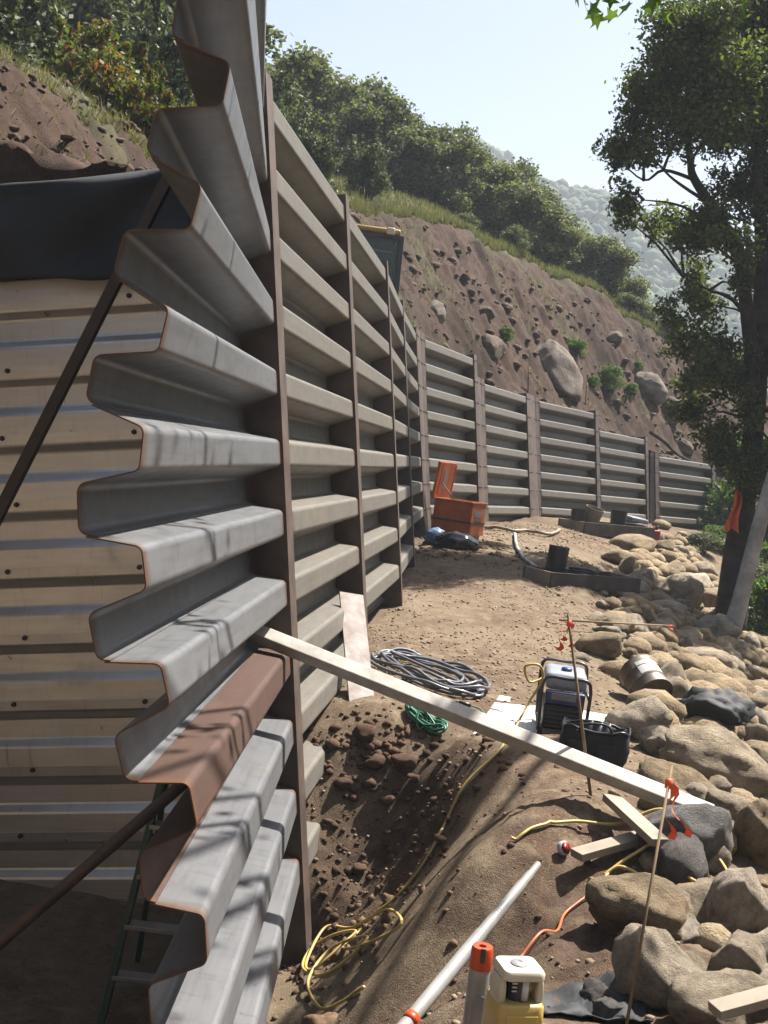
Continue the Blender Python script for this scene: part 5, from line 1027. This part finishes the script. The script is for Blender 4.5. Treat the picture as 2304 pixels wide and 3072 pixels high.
# --- spray can
sc_ = empty('spray_can', (.455, 3.50, gz(.455, 3.5) + .04)); tag(sc_, 'white spray can with orange cap standing behind the laser level', 'spray can'); zc = gz(.455, 3.5)
MB().lathe([(0, -.045), (.030, -.045), (.0325, -.04), (.0325, .145), (.029, .158), (.024, .166)], (0, 0, 0), 28).build('can_body', M['can_white'], sc_, True, 50)
cp = MB().lathe([(.0335, .155), (.0345, .16), (.033, .215), (.030, .222), (.012, .222), (.012, .21), (0, .21)], (0, 0, 0), 28).build('cap', M['cap_orange'], sc_, True, 50)
MB().box((0, -.031, .205), (.016, .010, .045), None, .003).build('finger_notch', M['rust_metal'], cp); MB().box((.004, -.0325, .03), (.03, .002, .10)).build('label_print', M['grey_label'], sc_)
# --- laser level
ll = empty('laser_level', (.535, 3.27, -1.585), R(14)); tag(ll, 'yellow and cream rotating laser level standing at the bottom edge', 'laser level')
MB().box((0, 0, -.035), (.135, .125, .05), None, .012).build('foot', M['black_plastic'], ll, True)
bdy = MB(); 
def rrect(a, b, z, n=6, rr=.3): 
    out_ = []
    for cx, cy, a0 in ((1, 1, 0), (-1, 1, 90), (-1, -1, 180), (1, -1, 270)):
        for k in range(n): t = R(a0 + 90 * k / (n - 1)); out_.append(Vector((cx * a * (1 - rr) + a * rr * math.cos(t), cy * b * (1 - rr) + b * rr * math.sin(t), z)))
    return out_
def stack(levels, n=6, rr=.3):
    m_ = MB(); k = n * 4
    for a, b, z in levels: m_.v += rrect(a, b, z, n, rr)
    m_.f = [(j * k + i, j * k + (i + 1) % k, (j + 1) * k + (i + 1) % k, (j + 1) * k + i) for j in range(len(levels) - 1) for i in range(k)] + [tuple(range(k - 1, -1, -1)), tuple(len(levels) * k - k + i for i in range(k))]; return m_
stack([(.062, .058, -.012), (.069, .064, 0), (.070, .065, .06), (.068, .063, .098), (.062, .058, .104)]).build('body', M['laser_yellow'], ll, True, 50)
MB().box((0, -.0655, .035), (.095, .006, .085), None, .003).build('battery_door', M['laser_yellow'], ll, True); MB().box((.025, -.0695, .008), (.036, .002, .014)).build('label_plate', M['white_paint'], ll)
for s_ in (-1, 1): stack([(.012, .040, .10), (.013, .042, .12), (.012, .040, .150), (.009, .034, .170)], 6, .5).build('side_pillar', M['laser_cream'], ll, True, 50).location = (s_ * .056, 0, 0)
hd2 = MB().cyl((0, 0, .10), (0, 0, .172), .036, .036, 24).build('laser_head', M['glass_dark'], ll, True, 50); MB().cyl((.012, -.03, .108), (.012, -.03, .168), .012, .012, 12).build('prism', M['white_paint'], hd2, True)
for k in range(3): MB().box((-.022, -.0365, .135 + k * .011), (.014, .003, .004)).build('print_mark', M['white_paint'], hd2)
stack([(.056, .052, .168), (.062, .058, .172), (.063, .059, .188), (.058, .054, .196)], 6, .35).build('top_cap', M['laser_cream'], ll, True, 50)
MB().lathe([(.024, .195), (.025, .199), (.019, .203), (.008, .203), (.006, .201), (0, .201)], (0, .004, 0), 24).build('bubble_dial', M['grey_label'], ll, True, 40)
# --- offcuts, plank, tape measure
o = MB().beam((1.32, 5.93, -1.60), (1.47, 5.44, -1.655), .09, .038, (0, 0, 1), .003).build('lumber_offcut', M['wood']); one(o, (1.33, 5.92, -1.64), 'longer lumber offcut lying on top, pointing down to the right', 'lumber', 'lumber offcuts')
o = MB().beam((1.10, 5.50, -1.78), (1.52, 5.74, -1.70), .09, .038, (0, 0, 1), .003).build('lumber_offcut', M['wood']); one(o, (1.10, 5.50, -1.8), 'lower lumber offcut lying under the other with a dark cut end', 'lumber', 'lumber offcuts')
o = MB().beam((1.16, 3.45, -1.535), (1.62, 3.60, -1.43), .07, .03, (0, 0, 1), .003).build('plank', M['wood']); one(o, (1.2, 3.4, -1.52), 'short pale plank poking in at the lower right corner', 'plank')
tm = empty('tape_measure', (1.055, 5.60, gz(1.055, 5.6) + .03)); tag(tm, 'small white and red tape measure on the spoil beside the lower offcut', 'tape measure'); MB().lathe([(0, -.015), (.03, -.015), (.034, -.01), (.034, .01), (.03, .015), (0, .015)], (0, 0, 0), 20, Euler((1.1, .3, .5)).to_matrix()).build('case', M['paper'], tm, True); MB().lathe([(.02, .0155), (.029, .0165), (.0, .0175)], (0, 0, 0), 20, Euler((1.1, .3, .5)).to_matrix()).build('rim', M['red_can'], tm, True)
# dark fabric tucked under the stones at the bottom
vs = []; 
for j in range(14):
    for i in range(20):
        x = .62 + .42 * i / 19; y = 3.55 + .42 * j / 13 + .1 * i / 19; vs.append((x, y, gz(x, y) + .02 + .025 * math.sin(i * .9 + j * .4) * math.sin(j * .7)))
o = mesh_obj('fabric_scrap', vs, [(j * 20 + i, j * 20 + i + 1, (j + 1) * 20 + i + 1, (j + 1) * 20 + i) for j in range(13) for i in range(19)], M['fabric_black'], None, True); md = o.modifiers.new('thickness', 'SOLIDIFY'); md.thickness = .004; one(o, (.8, 3.75, -1.7), 'scrap of black fabric under the stones right of the laser level', 'fabric')
o = MB().box((0, 0, 0), (.10, .05, .012), Euler((.1, .2, .5)), .003).build('litter', M['paper']); o.location = (.95, 17.5, gz(.95, 17.5) + .02); tag(o, 'scrap of white paper on the soil by the wall foot', 'litter')
# --- excavator behind the wall: cab, roof lamp, hood
ex = empty('excavator', (-.72, 17.3, 1.55), R(4)); tag(ex, 'yellow excavator parked behind the wall, only its black cab and roof in view', 'excavator')
cb = MB(); cz = 1.52; fx0, fx1, fy0, fy1 = -.5, .5, -.55, .55
for x in (fx0, fx1):
    for y in (fy0, fy1): cb.beam((x, y, -.3), (x * .94, y * .92, cz), .07, .07, (0, 1, 0), .01)
for z, k in ((-.25, 1), (cz - .03, .93)):
    for y in (fy0, fy1): cb.beam((fx0 * k, y * k, z), (fx1 * k, y * k, z), .06, .06)
    for x in (fx0, fx1): cb.beam((x * k, fy0 * k, z), (x * k, fy1 * k, z), .06, .06)
cb.build('cab_frame', M['machine_black'], ex)
MB().box((-.05, .05, cz + .05), (1.0, 1.12, .09), None, .03).build('roof', M['machine_yellow'], ex, True)
for a, b in (((0, fy0 * .95, .6), (.88, .006, 1.7)), ((fx1 * .96, 0, .6), (.006, .96, 1.7)), ((fx0 * .96, 0, .6), (.006, .96, 1.7)), ((0, fy1 * .95, .6), (.88, .006, 1.7))): MB().box(a, b).build('window', M['cab_glass'], ex)
MB().box((.30, -.62, cz + .03), (.12, .08, .10), None, .02).build('work_lamp', M['laser_cream'], ex, True); MB().box((0, .05, -.55), (1.1, 1.5, .6), None, .05).build('turntable', M['machine_yellow'], ex, True); MB().box((0, -.2, .25), (.45, .12, .6), None, .04).build('seat', M['machine_black'], ex, True)
for x in (-.42, .42): MB().box((x, .05, -.95), (.3, 1.9, .35), None, .12).build('track', M['machine_black'], ex, True)
# --- orange vest and tape by the oak
vs = []; nu, nv = 12, 16
for j in range(nv):
    for i in range(nu):
        t = i / (nu - 1) - .5; w = j / (nv - 1); vs.append((t * (.08 + .15 * w) + .03 * math.sin(6 * w), .05 * math.cos(t * 9) + .03 * math.sin(8 * w + i), -.68 * w + .04 * math.cos(t * 7)))
o = mesh_obj('safety_vest', vs, [(j * nu + i, j * nu + i + 1, (j + 1) * nu + i + 1, (j + 1) * nu + i) for j in range(nv - 1) for i in range(nu - 1)], M['vest'], None, True); o.location = (5.83, 19.72, .10); md = o.modifiers.new('thickness', 'SOLIDIFY'); md.thickness = .006; tag(o, 'orange safety vest hanging on the oak trunk', 'vest')
o = MB().tube(spline([(9.6, 33.7, .2), (9.55, 33.6, -.4), (9.6, 33.5, -1.1)], 5), .035, 6).build('orange_tape', M['vest'], None, True); one(o, (9.6, 33.5, -1.1), 'strip of orange tape hanging at the far wall left of the oak', 'tape')
# branch lying on the fill above the far wall
o = MB().tube(spline([(7.0, 32.4, 1.45), (7.5, 32.8, 1.25), (7.9, 33.1, 1.0), (8.4, 33.6, .85), (8.9, 34.1, .75)], 5), list(np.linspace(.06, .03, 21)), 7).build('branch', M['bark'], None, True); one(o, (7.0, 32.4, 1.2), 'dead branch lying on the fill above the far wall', 'branch')

# ---------------------------------------------------------------- tell look-alikes apart by their place
ORDW = ['first', 'second', 'third', 'fourth', 'fifth', 'sixth', 'seventh', 'eighth', 'ninth', 'tenth', 'eleventh', 'twelfth', 'thirteenth', 'fourteenth', 'fifteenth', 'sixteenth', 'seventeenth', 'eighteenth', 'nineteenth', 'twentieth'] + ['twenty-' + q for q in ('first', 'second', 'third', 'fourth', 'fifth', 'sixth', 'seventh', 'eighth', 'ninth')] + ['thirtieth']
same = {}
for o in COL.objects:
    if o.parent is None and 'label' in o and 'category' in o: same.setdefault(o['label'], []).append(o)
for lab, os_ in same.items():
    if 1 < len(os_) <= 30 and 'beyond the right edge' not in lab:
        os_.sort(key=lambda q: q.location.x / max(q.location.y, .1))
        for w_, q in zip(ORDW, os_): q['label'] = lab + ', ' + w_ + ' from the left'
